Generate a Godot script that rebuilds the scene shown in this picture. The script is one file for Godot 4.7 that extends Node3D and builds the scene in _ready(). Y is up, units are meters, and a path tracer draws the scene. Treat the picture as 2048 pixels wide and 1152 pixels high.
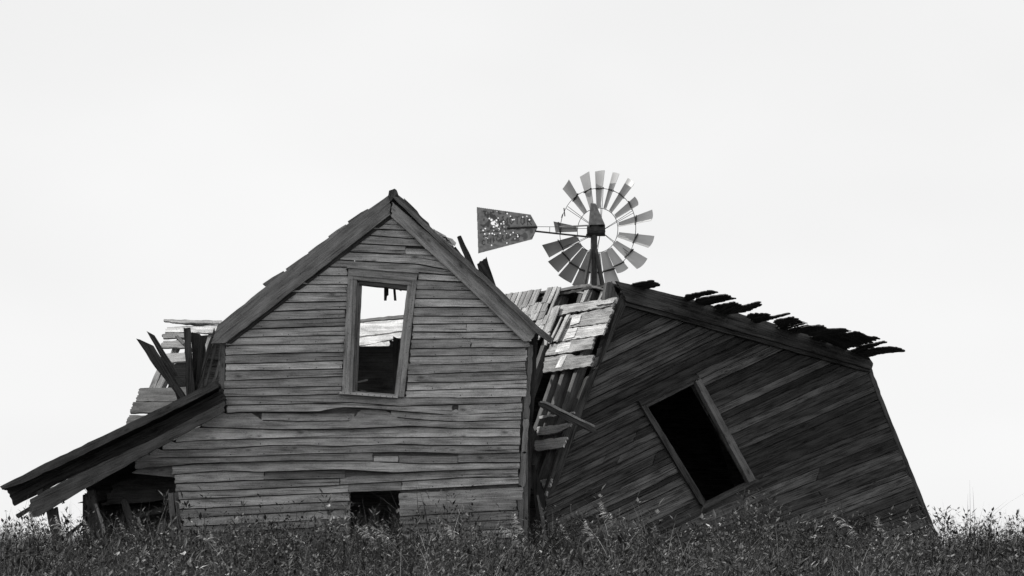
extends Node3D
# An abandoned, collapsing clapboard farmhouse with a leaning rear wing and a farm windmill.
# Everything is surveyed in drawing units of 170 to the metre on the front wall (z = 0):
# u runs right, v runs down, (1024, 1100) is the origin at eye level.

const UNIT := 170.0
const EYE := Vector3(0, 0, 28)
var org := Vector3.ZERO                     # base of the thing being built
var rng := RandomNumberGenerator.new()
var nz := FastNoiseLite.new()
var counts := {}
var mats := {}
var tex := {}
var laid := []                              # bottom edges of the clapboards laid so far

var F := Plane(Vector3(0, 0, 1), 0.0)       # front wall of the house
var G: Plane                                # gable wall of the leaning wing
var S: Plane                                # its front roof slope
var R: Plane                                # its rear roof slope
var Q: Plane                                # slope of the broken rear roof
var apex: Vector3
var axis := Vector3(0.57, 0.03, 0.82).normalized()

func _ready():
	rng.seed = 7
	nz.seed = 3
	nz.noise_type = FastNoiseLite.TYPE_SIMPLEX
	nz.frequency = 1.0
	nz.fractal_type = FastNoiseLite.FRACTAL_NONE
	make_view()
	make_materials()
	make_planes()
	make_ground()
	make_house()
	make_rear_roof()
	make_wing()
	make_windmill()
	make_loose_boards()
	make_vegetation()

# ---------------------------------------------------------------- camera, sky, sun
func make_view():
	var cam := Camera3D.new()
	cam.name = "camera"
	cam.projection = Camera3D.PROJECTION_FRUSTUM
	cam.near = 0.1
	cam.far = 6000.0
	cam.size = 0.1 * (1152.0 / UNIT) / EYE.z
	cam.frustum_offset = Vector2(0, 0.1 * (524.0 / UNIT) / EYE.z)
	cam.position = EYE
	add_child(cam)
	cam.current = true
	var e := Environment.new()
	e.background_mode = Environment.BG_SKY
	var sky := Sky.new()
	var m := PanoramaSkyMaterial.new()
	m.panorama = sky_texture()
	m.energy_multiplier = 1.0
	sky.sky_material = m
	e.sky = sky
	e.tonemap_mode = Environment.TONE_MAPPER_LINEAR
	e.tonemap_exposure = 1.0
	e.sdfgi_enabled = true
	e.ssao_enabled = true
	e.ssil_enabled = true
	var w := WorldEnvironment.new()
	w.name = "environment"
	w.environment = e
	add_child(w)
	var sun := DirectionalLight3D.new()
	sun.name = "sun"
	sun.light_energy = 1.45
	sun.light_angular_distance = 0.6
	sun.light_color = Color(1.0, 0.995, 0.985)
	sun.shadow_enabled = true
	add_child(sun)
	sun.look_at_from_position(Vector3.ZERO, Vector3(0.60, -0.74, 0.22), Vector3.UP)

# thin high overcast: paler towards the horizon, with faint soft cloud
func sky_texture() -> ImageTexture:
	var w := 1024
	var h := 512
	var n := FastNoiseLite.new()
	n.seed = 12
	n.frequency = 1.0
	n.fractal_octaves = 4
	var im := Image.create_empty(w, h, false, Image.FORMAT_RGBF)
	for y in h:
		var el := (0.5 - (y + 0.5) / h) * PI
		var base := lerpf(0.93, 0.80, smoothstep(0.02, 0.55, el))
		if el < 0.0:
			base = 0.93
		for x in w:
			var az := TAU * (x + 0.5) / w
			var d := Vector3(cos(el) * cos(az), sin(el) * 2.6, cos(el) * sin(az))
			var v := base * (1.0 + 0.05 * n.get_noise_3dv(d * 2.2) + 0.03 * n.get_noise_3dv(d * 6.0 + Vector3(9, 0, 4)))
			im.set_pixel(x, y, Color(v, v, v))
	return ImageTexture.create_from_image(im)

# ---------------------------------------------------------------- materials
func grey(v: float) -> Color:
	return Color(v, v, v).linear_to_srgb()

# weathered wood, 2.4 m long and 0.6 m across, seamless along the grain; values are a factor on the base colour
func wood_texture(key: String, sd: int, streak: float, blotch: float, fleck: float, crack: float):
	var w := 1024
	var h := 256
	var n := FastNoiseLite.new()
	n.seed = sd
	n.frequency = 1.0
	n.fractal_type = FastNoiseLite.FRACTAL_FBM
	n.fractal_octaves = 3
	var col := Image.create_empty(w, h, false, Image.FORMAT_RGB8)
	var bump := Image.create_empty(w, h, false, Image.FORMAT_RGB8)
	var knots := []
	var kr := RandomNumberGenerator.new()
	kr.seed = sd + 5
	for i in 3:
		knots.append(Vector3(kr.randf() * 2.2 + 0.1, kr.randf() * 0.55 + 0.02, kr.randf_range(0.008, 0.018)))
	for x in w:
		var a := TAU * x / w
		var cx := cos(a)
		var cy := sin(a)
		var u := 2.4 * x / w
		for y in h:
			var v := 0.6 * y / h
			var dv := 0.0
			var kd := 1.0
			for k in knots:
				var du: float = (u - k.x) / 2.5
				var dw: float = v - k.y
				var d2: float = du * du + dw * dw
				var r2: float = k.z * k.z
				if d2 < r2 * 40.0:
					dv += dw * exp(-d2 / (r2 * 5.0)) * -1.2
					var q: float = sqrt(d2) / k.z
					if q < 1.3:
						kd = min(kd, 0.35 + 0.45 * q)
			var vv := v + dv
			var s1 := n.get_noise_3d(cx * 0.45, cy * 0.45, vv * 42.0)
			var s2 := n.get_noise_3d(cx * 0.8 + 9.0, cy * 0.8, vv * 110.0)
			var b := n.get_noise_3d(cx * 0.9 + 30.0, cy * 0.9, v * 9.0)
			var f := n.get_noise_3d(cx * 34.0, cy * 34.0 + 7.0, v * 90.0)
			var c := 1.0 - smoothstep(0.0, 0.035, absf(n.get_noise_3d(cx * 1.1, cy * 1.1 + 20.0, vv * 38.0)))
			c *= smoothstep(0.05, 0.3, n.get_noise_3d(cx * 1.7 + 50.0, cy * 1.7, v * 12.0))
			var val := 0.62 + streak * (0.6 * s1 + 0.5 * s2) + blotch * b + fleck * f
			val = clampf(val * (1.0 - crack * c) * kd, 0.06, 1.0)
			col.set_pixel(x, y, grey(val))
			var hh := clampf(0.5 + 0.35 * s2 + 0.25 * s1 - 0.5 * c * crack, 0.0, 1.0)
			bump.set_pixel(x, y, Color(hh, hh, hh))
	bump.bump_map_to_normal_map(5.0)
	col.generate_mipmaps()
	bump.generate_mipmaps()
	tex[key] = [ImageTexture.create_from_image(col), ImageTexture.create_from_image(bump)]

func wood(key: String, v: float) -> StandardMaterial3D:
	var id := "%s_%.3f" % [key, v]
	if not mats.has(id):
		var m := StandardMaterial3D.new()
		m.albedo_texture = tex[key][0]
		m.normal_enabled = true
		m.normal_texture = tex[key][1]
		m.normal_scale = 0.8
		m.albedo_color = grey(minf(v / 0.62, 1.0))
		m.roughness = 0.9
		m.metallic_specular = 0.25
		m.cull_mode = BaseMaterial3D.CULL_DISABLED
		mats[id] = m
	return mats[id]

# a board's tone drawn from a few variants of one wood
func tone(key: String, v: float, spread := 0.3) -> StandardMaterial3D:
	var k := rng.randi_range(-2, 2)
	return wood(key, snappedf(v * pow(1.0 + spread, k * 0.5), 0.002))

func make_materials():
	wood_texture("clap", 11, 0.36, 0.34, 0.32, 0.65)
	wood_texture("dark", 23, 0.85, 0.42, 0.30, 0.8)
	wood_texture("pale", 37, 0.35, 0.34, 0.5, 0.6)
	var im := Image.create_empty(256, 256, false, Image.FORMAT_RGB8)
	for x in 256:
		for y in 256:
			var v := 0.7 + 0.22 * nz.get_noise_2d(x * 0.03, y * 0.03) + 0.16 * nz.get_noise_2d(x * 0.17, y * 0.17 + 40.0)
			im.set_pixel(x, y, grey(clampf(v, 0.1, 1.0)))
	tex["metal"] = ImageTexture.create_from_image(im)
	mats["zinc"] = metal(0.48, 0.45, 0.45)
	mats["zinc"].albedo_texture = null
	mats["zinc"].albedo_color = grey(0.46)
	mats["iron"] = metal(0.035, 0.6, 0.2)
	var vm := StandardMaterial3D.new()
	vm.vertex_color_use_as_albedo = true
	vm.roughness = 0.6
	vm.cull_mode = BaseMaterial3D.CULL_DISABLED
	mats["painted"] = vm
	var g := StandardMaterial3D.new()
	g.vertex_color_use_as_albedo = true
	g.roughness = 0.75
	g.backlight_enabled = true
	g.backlight = Color(0.5, 0.5, 0.5)
	g.cull_mode = BaseMaterial3D.CULL_DISABLED
	mats["plant"] = g
	var s := StandardMaterial3D.new()
	var si := Image.create_empty(256, 256, false, Image.FORMAT_RGB8)
	for x in 256:
		for y in 256:
			var v := 0.045 + 0.02 * nz.get_noise_2d(x * 0.05, y * 0.05) + 0.015 * nz.get_noise_2d(x * 0.3, y * 0.3)
			si.set_pixel(x, y, grey(clampf(v, 0.01, 0.2)))
	s.albedo_texture = ImageTexture.create_from_image(si)
	s.uv1_triplanar = true
	s.uv1_world_triplanar = true
	s.uv1_scale = Vector3(0.7, 0.7, 0.7)
	s.roughness = 1.0
	mats["soil"] = s
	mats["nail"] = metal(0.02, 0.8, 0.1)

func metal(v: float, rough: float, met: float) -> StandardMaterial3D:
	var m := StandardMaterial3D.new()
	m.albedo_texture = tex["metal"]
	m.albedo_color = grey(v / 0.7)
	m.uv1_triplanar = true
	m.uv1_scale = Vector3(1.3, 1.3, 1.3)
	m.roughness = rough
	m.metallic = met
	m.cull_mode = BaseMaterial3D.CULL_DISABLED
	return m

# ---------------------------------------------------------------- survey and mesh helpers
func at(u: float, v: float, z := 0.0) -> Vector3:
	var k := (EYE.z - z) / EYE.z
	return Vector3((u - 1024.0) / UNIT * k, (1100.0 - v) / UNIT * k, z)

func on(u: float, v: float, pl: Plane) -> Vector3:
	return pl.intersects_ray(EYE, at(u, v) - EYE)

func make_planes():
	apex = at(1221, 565, -1.6)
	G = Plane(axis, apex)
	var rl := on(1092, 970, G) - apex
	S = Plane(rl.cross(axis).normalized(), apex)
	if S.normal.z < 0.0:
		S = Plane(-S.normal, apex)
	var rr := on(1733, 722, G) - apex
	R = Plane(axis.cross(rr).normalized(), apex)
	if R.normal.y < 0.0:
		R = Plane(-R.normal, apex)
	Q = Plane(Vector3(-0.2, 0.74, 0.64).normalized(), at(560, 640, -4.2))

func numbered(parent: Node, called: String) -> String:
	var id := str(parent.get_instance_id()) + called
	counts[id] = counts.get(id, -1) + 1
	return called if counts[id] == 0 else "%s_%03d" % [called, counts[id]]

func part(parent: Node, called: String, mesh: Mesh, m: Material, kind := "") -> MeshInstance3D:
	var o := MeshInstance3D.new()
	o.name = numbered(parent, called)
	o.mesh = mesh
	o.material_override = m
	if kind != "":
		o.set_meta("kind", kind)
	parent.add_child(o, true)
	return o

func tag(o: Node, label: String, category: String, group := "", kind := ""):
	o.set_meta("label", label)
	o.set_meta("category", category)
	if group != "":
		o.set_meta("group", group)
	if kind != "":
		o.set_meta("kind", kind)

func thing(called: String, base: Vector3, label: String, category: String, group := "") -> Node3D:
	var o := Node3D.new()
	o.name = numbered(self, called)
	add_child(o, true)
	o.position = base
	org = base
	tag(o, label, category, group)
	return o

# a board cut to an outline on a plane: real thickness, rough edges, grain along its longest side
func slab(poly: Array, pl: Plane, off: float, thick: float, o := {}) -> ArrayMesh:
	var n := pl.normal
	var p3 := []
	for p in poly:
		p3.append(on(p[0], p[1], pl) + n * off)
	return slab3(p3, n, thick, o)

func slab3(p3: Array, n: Vector3, thick: float, o := {}) -> ArrayMesh:
	var g: Vector3 = o.get("g", Vector3.ZERO)
	if g == Vector3.ZERO:
		var best := 0.0
		for i in p3.size():
			var d: Vector3 = p3[(i + 1) % p3.size()] - p3[i]
			if d.length() > best:
				best = d.length()
				g = d.normalized()
	g = (g - n * g.dot(n)).normalized()
	var h := n.cross(g)
	var c: Vector3 = p3[0]
	var flat := []
	for p in p3:
		var d: Vector3 = p - c
		flat.append(Vector2(d.dot(g), d.dot(h)))
	var area := 0.0
	for i in flat.size():
		area += flat[i].cross(flat[(i + 1) % flat.size()])
	if area < 0.0:
		flat.reverse()
	var ra: float = o.get("edge", 0.0035)
	var re: float = o.get("end", 0.012)
	var step: float = o.get("step", 0.09)
	var pts := PackedVector2Array()
	for i in flat.size():
		var a: Vector2 = flat[i]
		var b: Vector2 = flat[(i + 1) % flat.size()]
		var e := b - a
		var l := e.length()
		if l < 0.004:
			continue
		var along := absf(e.x) / l > 0.8
		var amp := ra if along else re
		var st := step if along else 0.022
		var k := clampi(int(l / st), 1, 44)
		for j in k:
			var q := a.lerp(b, float(j) / k)
			if j > 0:
				q += Vector2(e.y, -e.x) / l * rng.randf_range(-amp, amp)
			pts.append(q)
	var idx := Geometry2D.triangulate_polygon(pts)
	if idx.is_empty():
		pts = PackedVector2Array(flat)
		idx = Geometry2D.triangulate_polygon(pts)
	var bow: float = o.get("bow", 0.0)
	var tilt: float = o.get("tilt", 0.0)
	var vmin := 1e9
	var vmax := -1e9
	for q in pts:
		vmin = minf(vmin, q.y)
		vmax = maxf(vmax, q.y)
	var ph := rng.randf() * TAU
	var uo := rng.randf() * 3.0
	var vo := rng.randf_range(0.05, 0.9)
	var front := []
	var back := []
	for q in pts:
		var p: Vector3 = c + g * q.x + h * q.y
		var z := 0.0
		if o.has("lap"):
			z = lap_depth(p, o["lap"], o["height"], o["row"], o["flare"])
		elif tilt != 0.0:
			z = tilt * (vmax - q.y) / (vmax - vmin)
		elif bow != 0.0:
			z = bow * sin(q.x * 1.7 + ph)
		front.append(p + n * z - org)
		back.append(p + n * (z - thick) - org)
	var st := SurfaceTool.new()
	st.begin(Mesh.PRIMITIVE_TRIANGLES)
	for t in range(0, idx.size(), 3):
		var i := idx[t]
		var j := idx[t + 1]
		var k := idx[t + 2]
		if (pts[j] - pts[i]).cross(pts[k] - pts[i]) > 0.0:
			var s := j
			j = k
			k = s
		st.set_smooth_group(1)
		for q in [i, j, k]:
			st.set_uv(Vector2(uo + pts[q].x / 2.4, vo + pts[q].y / 0.6))
			st.add_vertex(front[q])
		st.set_smooth_group(2)
		for q in [i, k, j]:
			st.set_uv(Vector2(uo + pts[q].x / 2.4, vo + 0.3 + pts[q].y / 0.6))
			st.add_vertex(back[q])
	st.set_smooth_group(-1)
	for i in pts.size():
		var j := (i + 1) % pts.size()
		var uvi := Vector2(uo + pts[i].x / 2.4, vo + pts[i].y / 0.6)
		var uvj := Vector2(uo + pts[j].x / 2.4, vo + pts[j].y / 0.6)
		var dv := Vector2(0.0, thick / 0.6)
		for q in [[front[i], uvi], [front[j], uvj], [back[j], uvj + dv], [front[i], uvi], [back[j], uvj + dv], [back[i], uvi + dv]]:
			st.set_uv(q[1])
			st.add_vertex(q[0])
	st.generate_normals()
	st.generate_tangents()
	return st.commit()

func tube(st: SurfaceTool, a: Vector3, b: Vector3, r0: float, r1: float, sides := 6):
	var d := (b - a).normalized()
	var x := d.cross(Vector3.UP if absf(d.y) < 0.9 else Vector3.RIGHT).normalized()
	var y := d.cross(x)
	for i in sides:
		var t0 := TAU * i / sides
		var t1 := TAU * (i + 1) / sides
		var e0 := x * cos(t0) + y * sin(t0)
		var e1 := x * cos(t1) + y * sin(t1)
		for q in [a + e0 * r0, b + e1 * r1, b + e0 * r1, a + e0 * r0, a + e1 * r0, b + e1 * r1, a, a + e1 * r0, a + e0 * r0, b, b + e0 * r1, b + e1 * r1]:
			st.set_smooth_group(-1)
			st.add_vertex(q - org)

func begin() -> SurfaceTool:
	var st := SurfaceTool.new()
	st.begin(Mesh.PRIMITIVE_TRIANGLES)
	return st

func done(st: SurfaceTool) -> ArrayMesh:
	st.generate_normals()
	return st.commit()

# ---------------------------------------------------------------- ground
func gh(x: float, z: float) -> float:
	var y := -0.30
	if z > 0.5:
		y -= 0.05 * (z - 0.5)
	if z < -9.0:
		y -= 0.05 * minf(-9.0 - z, 70.0)
	if z > 28.0:
		y += 0.05 * (z - 28.0)
	y += 0.05 * nz.get_noise_2d(x * 0.22, z * 0.22)
	y -= 0.004 * maxf(absf(x) - 8.0, 0.0) if absf(x) < 200.0 else 0.77
	return y

func make_ground():
	var xs := []
	var zs := []
	for i in range(-12, 13):
		xs.append(i * 1.0)
	for e in [16, 24, 40, 80, 200, 600, 1800, 4500]:
		xs.append(float(e))
		xs.push_front(-float(e))
	for i in range(-12, 33):
		zs.append(float(i))
	for e in [18, 26, 40, 60, 79, 120, 300, 900, 2500, 5000]:
		zs.push_front(-float(e))
	for e in [40, 80, 200, 800, 2500]:
		zs.append(float(e))
	org = Vector3.ZERO
	var st := begin()
	st.set_smooth_group(1)
	for i in xs.size() - 1:
		for j in zs.size() - 1:
			var q := []
			for c in [[0, 0], [1, 0], [1, 1], [0, 1]]:
				var x: float = xs[i + c[0]]
				var z: float = zs[j + c[1]]
				q.append(Vector3(x, gh(x, z), z))
			for k in [0, 1, 2, 0, 2, 3]:
				st.add_vertex(q[k])
	var o := part(self, "ground", done(st), mats["soil"], "structure")
	o.set_meta("label", "dark weedy ground rising gently to the farmhouse")

# ---------------------------------------------------------------- the front house
func lerp_x(y: float, a: Array, b: Array) -> float:
	return a[0] + (b[0] - a[0]) * (y - a[1]) / (b[1] - a[1])

func line_y(line: Array, x: float) -> float:
	if x <= line[0][0]:
		return line[0][1]
	for i in line.size() - 1:
		if x <= line[i + 1][0]:
			return lerpf(line[i][1], line[i + 1][1], (x - line[i][0]) / (line[i + 1][0] - line[i][0]))
	return line[-1][1]

# how far a lapped board stands off the wall: tucked in at the top, proud and a little buckled at the bottom
func lap_depth(p: Vector3, line: Array, height: float, row: int, flare: float) -> float:
	var t := clampf((line_y(line, p.x * UNIT + 1024.0) - (1100.0 - p.y * UNIT)) / height, 0.0, 1.0)
	var bulge := (maxf(nz.get_noise_2d(p.x * 0.9, row * 3.7) - 0.25, 0.0) * 0.04 + flare * sin(PI * clampf((p.x * UNIT + 1024.0 - line[0][0]) / (line[-1][0] - line[0][0]), 0.0, 1.0))) * (1.0 - t)
	return lerpf(0.026, 0.010, t) + bulge + 0.003 * nz.get_noise_2d(p.x * 3.0, row * 5.1) * (1.0 - t)

# one lapped clapboard: bottom edge along a line, top tucked under the board above
func clap(parent: Node, line: Array, height: float, m: Material, row: int, flare := 0.0):
	var poly := []
	for p in line:
		poly.append([p[0], p[1]])
	var x0: float = line[0][0]
	var x1: float = line[-1][0]
	var n := maxi(int((x1 - x0) / 24.0), 1)
	var gap := rng.randf_range(1.5, 2.5)
	var tops := []
	for i in n + 1:
		var x := lerpf(x0, x1, float(i) / n)
		var y := line_y(line, x)
		var top := y - height
		for l in laid:
			if x >= l[0][0] - 3.0 and x <= l[-1][0] + 3.0:
				var ly := line_y(l, x)
				if ly < y - 5.0:
					top = maxf(top, ly + gap)
		tops.append([x, top])
	if x1 - x0 > 70.0 and rng.randf() < 0.5:      # weather split running in from the end
		var part_up := rng.randf_range(0.3, 0.65)
		var sl := minf(rng.randf_range(25.0, 130.0), (x1 - x0) * 0.5)
		for q in [[0.0, 0.8], [0.5, 0.5], [1.0, 0.0], [0.5, -0.4], [0.0, -0.6]]:
			var x: float = x1 - sl * q[0]
			poly.append([x, lerpf(line_y(line, x), line_y(tops, x), part_up) + q[1]])
	tops.reverse()
	poly.append_array(tops)
	laid.append(line)
	part(parent, "clapboard", slab(poly, F, 0.0, 0.014, {"g": Vector3.RIGHT, "lap": line, "height": height, "row": row, "flare": flare, "edge": 0.0018, "end": 0.010, "step": 0.08}), m)

func add_nail(st: SurfaceTool, u: float, v: float, z: float, r: float):
	var c := at(u, v)
	c.z = z
	for i in 6:
		var a := TAU * i / 6
		var b := TAU * (i + 1) / 6
		st.add_vertex(c + Vector3(0, 0, 0.004) - org)
		st.add_vertex(c + Vector3(cos(b) * r, sin(b) * r, 0) - org)
		st.add_vertex(c + Vector3(cos(a) * r, sin(a) * r, 0) - org)

func make_house():
	var house := thing("farmhouse", Vector3(at(755, 0).x, gh(0, 0), -1.0), "abandoned gabled clapboard farmhouse with an empty upstairs window and sagging lean-to", "house")
	# sheathing behind the clapboards, split round the two openings
	var shm := wood("clap", 0.15)
	var so := {"g": Vector3.RIGHT, "edge": 0.002, "end": 0.004, "step": 0.4}
	var wall := part(house, "front_wall", slab([[444, 680], [710, 472], [700, 800], [450, 800]], F, -0.032, 0.025, so), shm)
	for p in [[[710, 472], [782, 418], [850, 481], [850, 572], [708, 560]], [[850, 481], [1058, 674], [1052, 690], [1042, 800], [800, 800], [822, 570], [850, 572]],
			[[450, 800], [800, 800], [1042, 800], [1036, 982], [355, 982], [352, 955], [262, 946], [452, 830]],
			[[355, 982], [700, 982], [700, 1160], [362, 1160]], [[800, 982], [1036, 982], [1040, 1160], [800, 1160]]]:
		part(wall, "sheathing", slab(p, F, -0.032, 0.025, so), shm)
	# clapboards, by rows
	var row := 0
	var nails := begin()
	var above := [[[738, 447], [795, 449]], [[745, 458], [815, 460]], [[722, 469], [840, 478]], [[700, 486], [862, 494]], [[680, 502], [811, 508]], [[655, 518], [837, 528], [900, 540]], [[630, 533], [698, 534], [837, 545], [912, 551]]]
	for l in above:
		clap(wall, l, 21.0, tone("clap", 0.34, 0.3), row)
		row += 1
	clap(wall, [[812, 508], [884, 512]], 11.0, tone("clap", 0.33, 0.38), row)
	var left := [[551, 551], [568, 568], [584, 585], [605, 602], [623, 618], [641, 635], [658, 651], [675, 670], [690, 686], [710, 704], [727, 720], [741, 737], [761, 752], [777, 772], [793, 788]]
	for y in left:
		row += 1
		var xl := maxf(lerp_x(y[0] - 8.0, [778, 432], [450, 690]) - 12.0, 452.0)
		if y[0] > 690:
			xl = 451.0 + rng.randf_range(-2, 2)
		var xr := lerp_x(y[1], [697, 545], [685, 787]) - rng.randf_range(0, 3)
		var mid := (xl + xr) * 0.5
		clap(wall, [[xl, y[0]], [mid, (y[0] + y[1]) * 0.5 + rng.randf_range(-1.2, 1.2)], [xr, y[1]]], 22.0, tone("clap", 0.31, 0.4), row)
		for x in [525, 578, 634, 680]:
			if x > xl + 20.0 and rng.randf() < 0.8:
				add_nail(nails, x + rng.randf_range(-3, 3), lerpf(y[0], y[1], (x - xl) / (xr - xl)) - 3.0, 0.026, 0.0065)
	var right := [[559, 564], [578, 581], [596, 598], [614, 615], [631.5, 631.5], [648, 646.5], [663, 662], [678, 678.5], [697, 695], [713, 710], [730, 722], [749, 741], [765, 759], [781, 776], [795, 793]]
	for y in right:
		row += 1
		var xl := lerp_x(y[0], [834, 555], [811, 795]) + rng.randf_range(0, 3)
		var xr := minf(lerp_x(y[1] - 8.0, [780, 435], [1050, 683]) + 22.0, lerp_x(y[1], [1056, 690], [1038, 970]) + rng.randf_range(-6, 6))
		var mid := (xl + xr) * 0.5
		var yl: float = (y[0] + y[1]) * 0.5 + rng.randf_range(-1.5, 1.5)
		if y[0] == 697 or y[0] == 663:
			clap(wall, [[xl, y[0]], [mid, yl]], 22.0, tone("clap", 0.33, 0.38), row)
			clap(wall, [[mid + 1.0, yl], [xr, y[1]]], 22.0, tone("clap", 0.33, 0.38), row)
		else:
			clap(wall, [[xl, y[0]], [mid, yl], [xr, y[1]]], 22.0, tone("clap", 0.33, 0.38), row)
		for x in [868, 923, 985]:
			if x < xr - 10.0 and rng.randf() < 0.8:
				add_nail(nails, x + rng.randf_range(-3, 3), lerpf(y[0], y[1], (x - xl) / (xr - xl)) - 3.0, 0.026, 0.0065)
	# rows below the window sag and buckle
	var low := [
		[[[452, 810], [704, 805], [800, 812], [860, 810], [1043, 805]], 23],
		[[[456, 826], [480, 824], [640, 823.5], [668, 818], [690, 815], [740, 817], [800, 822], [905, 830]], 23, 0.08],
		[[[917, 829], [1044, 823]], 23],
		[[[524, 840], [600, 842], [709, 841]], 14],
		[[[782, 833], [858, 840], [916, 843], [1042, 839]], 24],
		[[[405, 853], [420, 854], [575, 859], [690, 857.6], [800, 853], [820, 851.5], [910, 856], [1041, 856]], 36, 0.05],
		[[[352, 884], [420, 879.5], [556, 876], [800, 874.5], [1040, 873]], 25],
		[[[326, 899], [449, 897], [543, 890], [685, 892], [800, 887], [860, 890], [1040, 890]], 23],
		[[[300, 915], [507, 912], [609, 907], [800, 904], [846, 904], [925, 908], [1038, 904.5]], 24],
		[[[272, 938], [388, 927], [583, 921], [746, 921]], 27, 0.09],
		[[[748, 923], [796, 924]], 11],
		[[[798, 925], [860, 927], [915, 926]], 14],
		[[[917, 925], [1040, 924]], 22],
		[[[345, 949], [363, 947], [447, 941], [525, 943.6], [685, 938.6], [740, 942], [786, 945], [970, 938], [1039, 937]], 25, 0.06],
		[[[350, 967], [355, 966], [528, 959], [527, 959]], 26],
		[[[530, 959], [690, 956]], 21],
		[[[680, 969], [803, 962.6], [911, 955.5], [1036, 953]], 15],
		[[[352, 983], [525, 977], [679, 970]], 24],
		[[[680, 985], [803, 980]], 18],
		[[[804, 980], [1037, 967]], 24],
		[[[355, 999], [525, 991], [697, 984]], 24], [[[358, 1018], [700, 1001]], 26], [[[360, 1036], [697, 1017]], 26], [[[362, 1053], [680, 1037], [701, 1034]], 26], [[[362, 1069], [698, 1051]], 26], [[[364, 1087], [700, 1068]], 26], [[[364, 1106], [700, 1088]], 26], [[[364, 1126], [700, 1110]], 26],
		[[[800, 1032], [1033, 1019]], 26], [[[800, 1049], [1035, 1038]], 26], [[[798, 1066], [1036, 1056]], 26], [[[797, 1084], [1036, 1075]], 26], [[[797, 1104], [1037, 1096]], 26], [[[797, 1126], [1037, 1120]], 26]]
	for l in low:
		row += 1
		if l[0].size() == 4 and l[0][3][0] < l[0][2][0]:
			l[0].pop_back()
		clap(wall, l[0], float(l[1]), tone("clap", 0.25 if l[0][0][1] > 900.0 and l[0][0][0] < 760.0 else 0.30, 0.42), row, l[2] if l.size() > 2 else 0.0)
		for x in [460, 525, 580, 640, 700, 757, 810, 868, 923, 978]:
			if x > l[0][0][0] + 12.0 and x < l[0][-1][0] - 8.0 and rng.randf() < 0.75:
				add_nail(nails, x + rng.randf_range(-4, 4), line_y(l[0], x) - 3.5, 0.027, 0.007)
	part(wall, "wide_board", slab([[798, 987], [1046, 974], [1046, 999], [980, 1004], [910, 1007], [801, 1013]], F, 0.018, 0.02, {"end": 0.02}), wood("clap", 0.33))
	part(wall, "nails", done(nails), mats["nail"], "stuff")
	# end-grain scraps and corner posts
	var corner := [[[1057, 690], [1066, 690], [1062, 760], [1054, 760]], [[1053, 758], [1062, 760], [1058, 840], [1046, 836]], [[1047, 838], [1058, 840], [1054, 905], [1043, 904]], [[1042, 902], [1053, 905], [1050, 972], [1037, 970]], [[1036, 980], [1048, 976], [1046, 1150], [1037, 1150]]]
	for c in corner:
		part(wall, "corner_strip", slab(c, F, 0.012, 0.02, {"end": 0.02, "edge": 0.008, "step": 0.05}), tone("clap", 0.17))
	part(house, "corner_post", slab([[1062, 664], [1078, 664], [1064, 850], [1060, 1000], [1058, 1150], [1046, 1150], [1049, 990], [1058, 800]], F, -0.02, 0.12, {"edge": 0.007}), wood("dark", 0.03))
	part(house, "corner_post", slab([[440, 690], [451, 688], [449, 782], [441, 778]], F, 0.01, 0.1, {"edge": 0.006}), wood("clap", 0.12))
	part(house, "corner_post", slab([[336, 985], [347, 985], [362, 1130], [349, 1130]], F, 0.02, 0.06, {"edge": 0.005}), wood("clap", 0.13))
	part(house, "corner_post", slab([[349, 986], [356, 984], [370, 1130], [363, 1130]], F, 0.035, 0.06, {"edge": 0.005}), wood("clap", 0.12))
	# rake boards and the moulding
	part(house, "rake_board", slab([[781, 390], [781, 431], [700, 494], [640, 541], [560, 604], [452, 687], [424, 688], [437, 652], [530, 577], [640, 490], [700, 447]], F, 0.085, 0.05, {"edge": 0.004, "end": 0.01}), wood("clap", 0.19))
	part(house, "rake_board", slab([[784, 405], [784, 436], [905, 547], [1047, 683], [1061, 684], [1073, 663], [975, 570], [880, 488]], F, 0.08, 0.045, {"edge": 0.003}), wood("clap", 0.29))
	part(house, "soffit_strip", slab([[778, 430], [784, 437], [456, 694], [450, 689]], F, 0.035, 0.05), wood("dark", 0.05))
	part(house, "moulding", slab([[786, 397], [797, 398], [880, 475], [975, 558], [1076, 655], [1106, 679], [1102, 689], [1066, 663], [975, 571], [880, 489]], F, 0.14, 0.06, {"edge": 0.004}), wood("clap", 0.15))
	part(house, "ridge_cap", slab([[779, 384], [785, 382], [790, 380], [796, 387], [790, 396], [783, 404], [777, 396]], F, 0.11, 2.2, {"edge": 0.01, "end": 0.014}), wood("dark", 0.07))
	# roof: decks running back from the gable, with the ends of the shingle courses
	house_roof(house)
	house_window(house)
	# side walls, back partition and floor
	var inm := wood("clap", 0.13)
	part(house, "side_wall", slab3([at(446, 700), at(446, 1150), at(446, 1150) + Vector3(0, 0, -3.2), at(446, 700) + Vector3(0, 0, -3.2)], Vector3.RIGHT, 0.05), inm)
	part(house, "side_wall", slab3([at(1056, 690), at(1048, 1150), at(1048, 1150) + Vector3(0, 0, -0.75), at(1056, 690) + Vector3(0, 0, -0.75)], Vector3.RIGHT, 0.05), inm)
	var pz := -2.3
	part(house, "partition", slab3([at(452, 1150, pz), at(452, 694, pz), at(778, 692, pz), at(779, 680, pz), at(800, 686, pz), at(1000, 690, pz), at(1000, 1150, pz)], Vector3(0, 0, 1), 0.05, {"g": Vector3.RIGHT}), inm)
	part(house, "partition", slab3([at(786, 672, -2.1), at(797, 678, -2.1), at(812, 680, -2.1), at(812, 800, -2.1), at(786, 800, -2.1)], Vector3(0, 0, 1), 0.04), inm)
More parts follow.
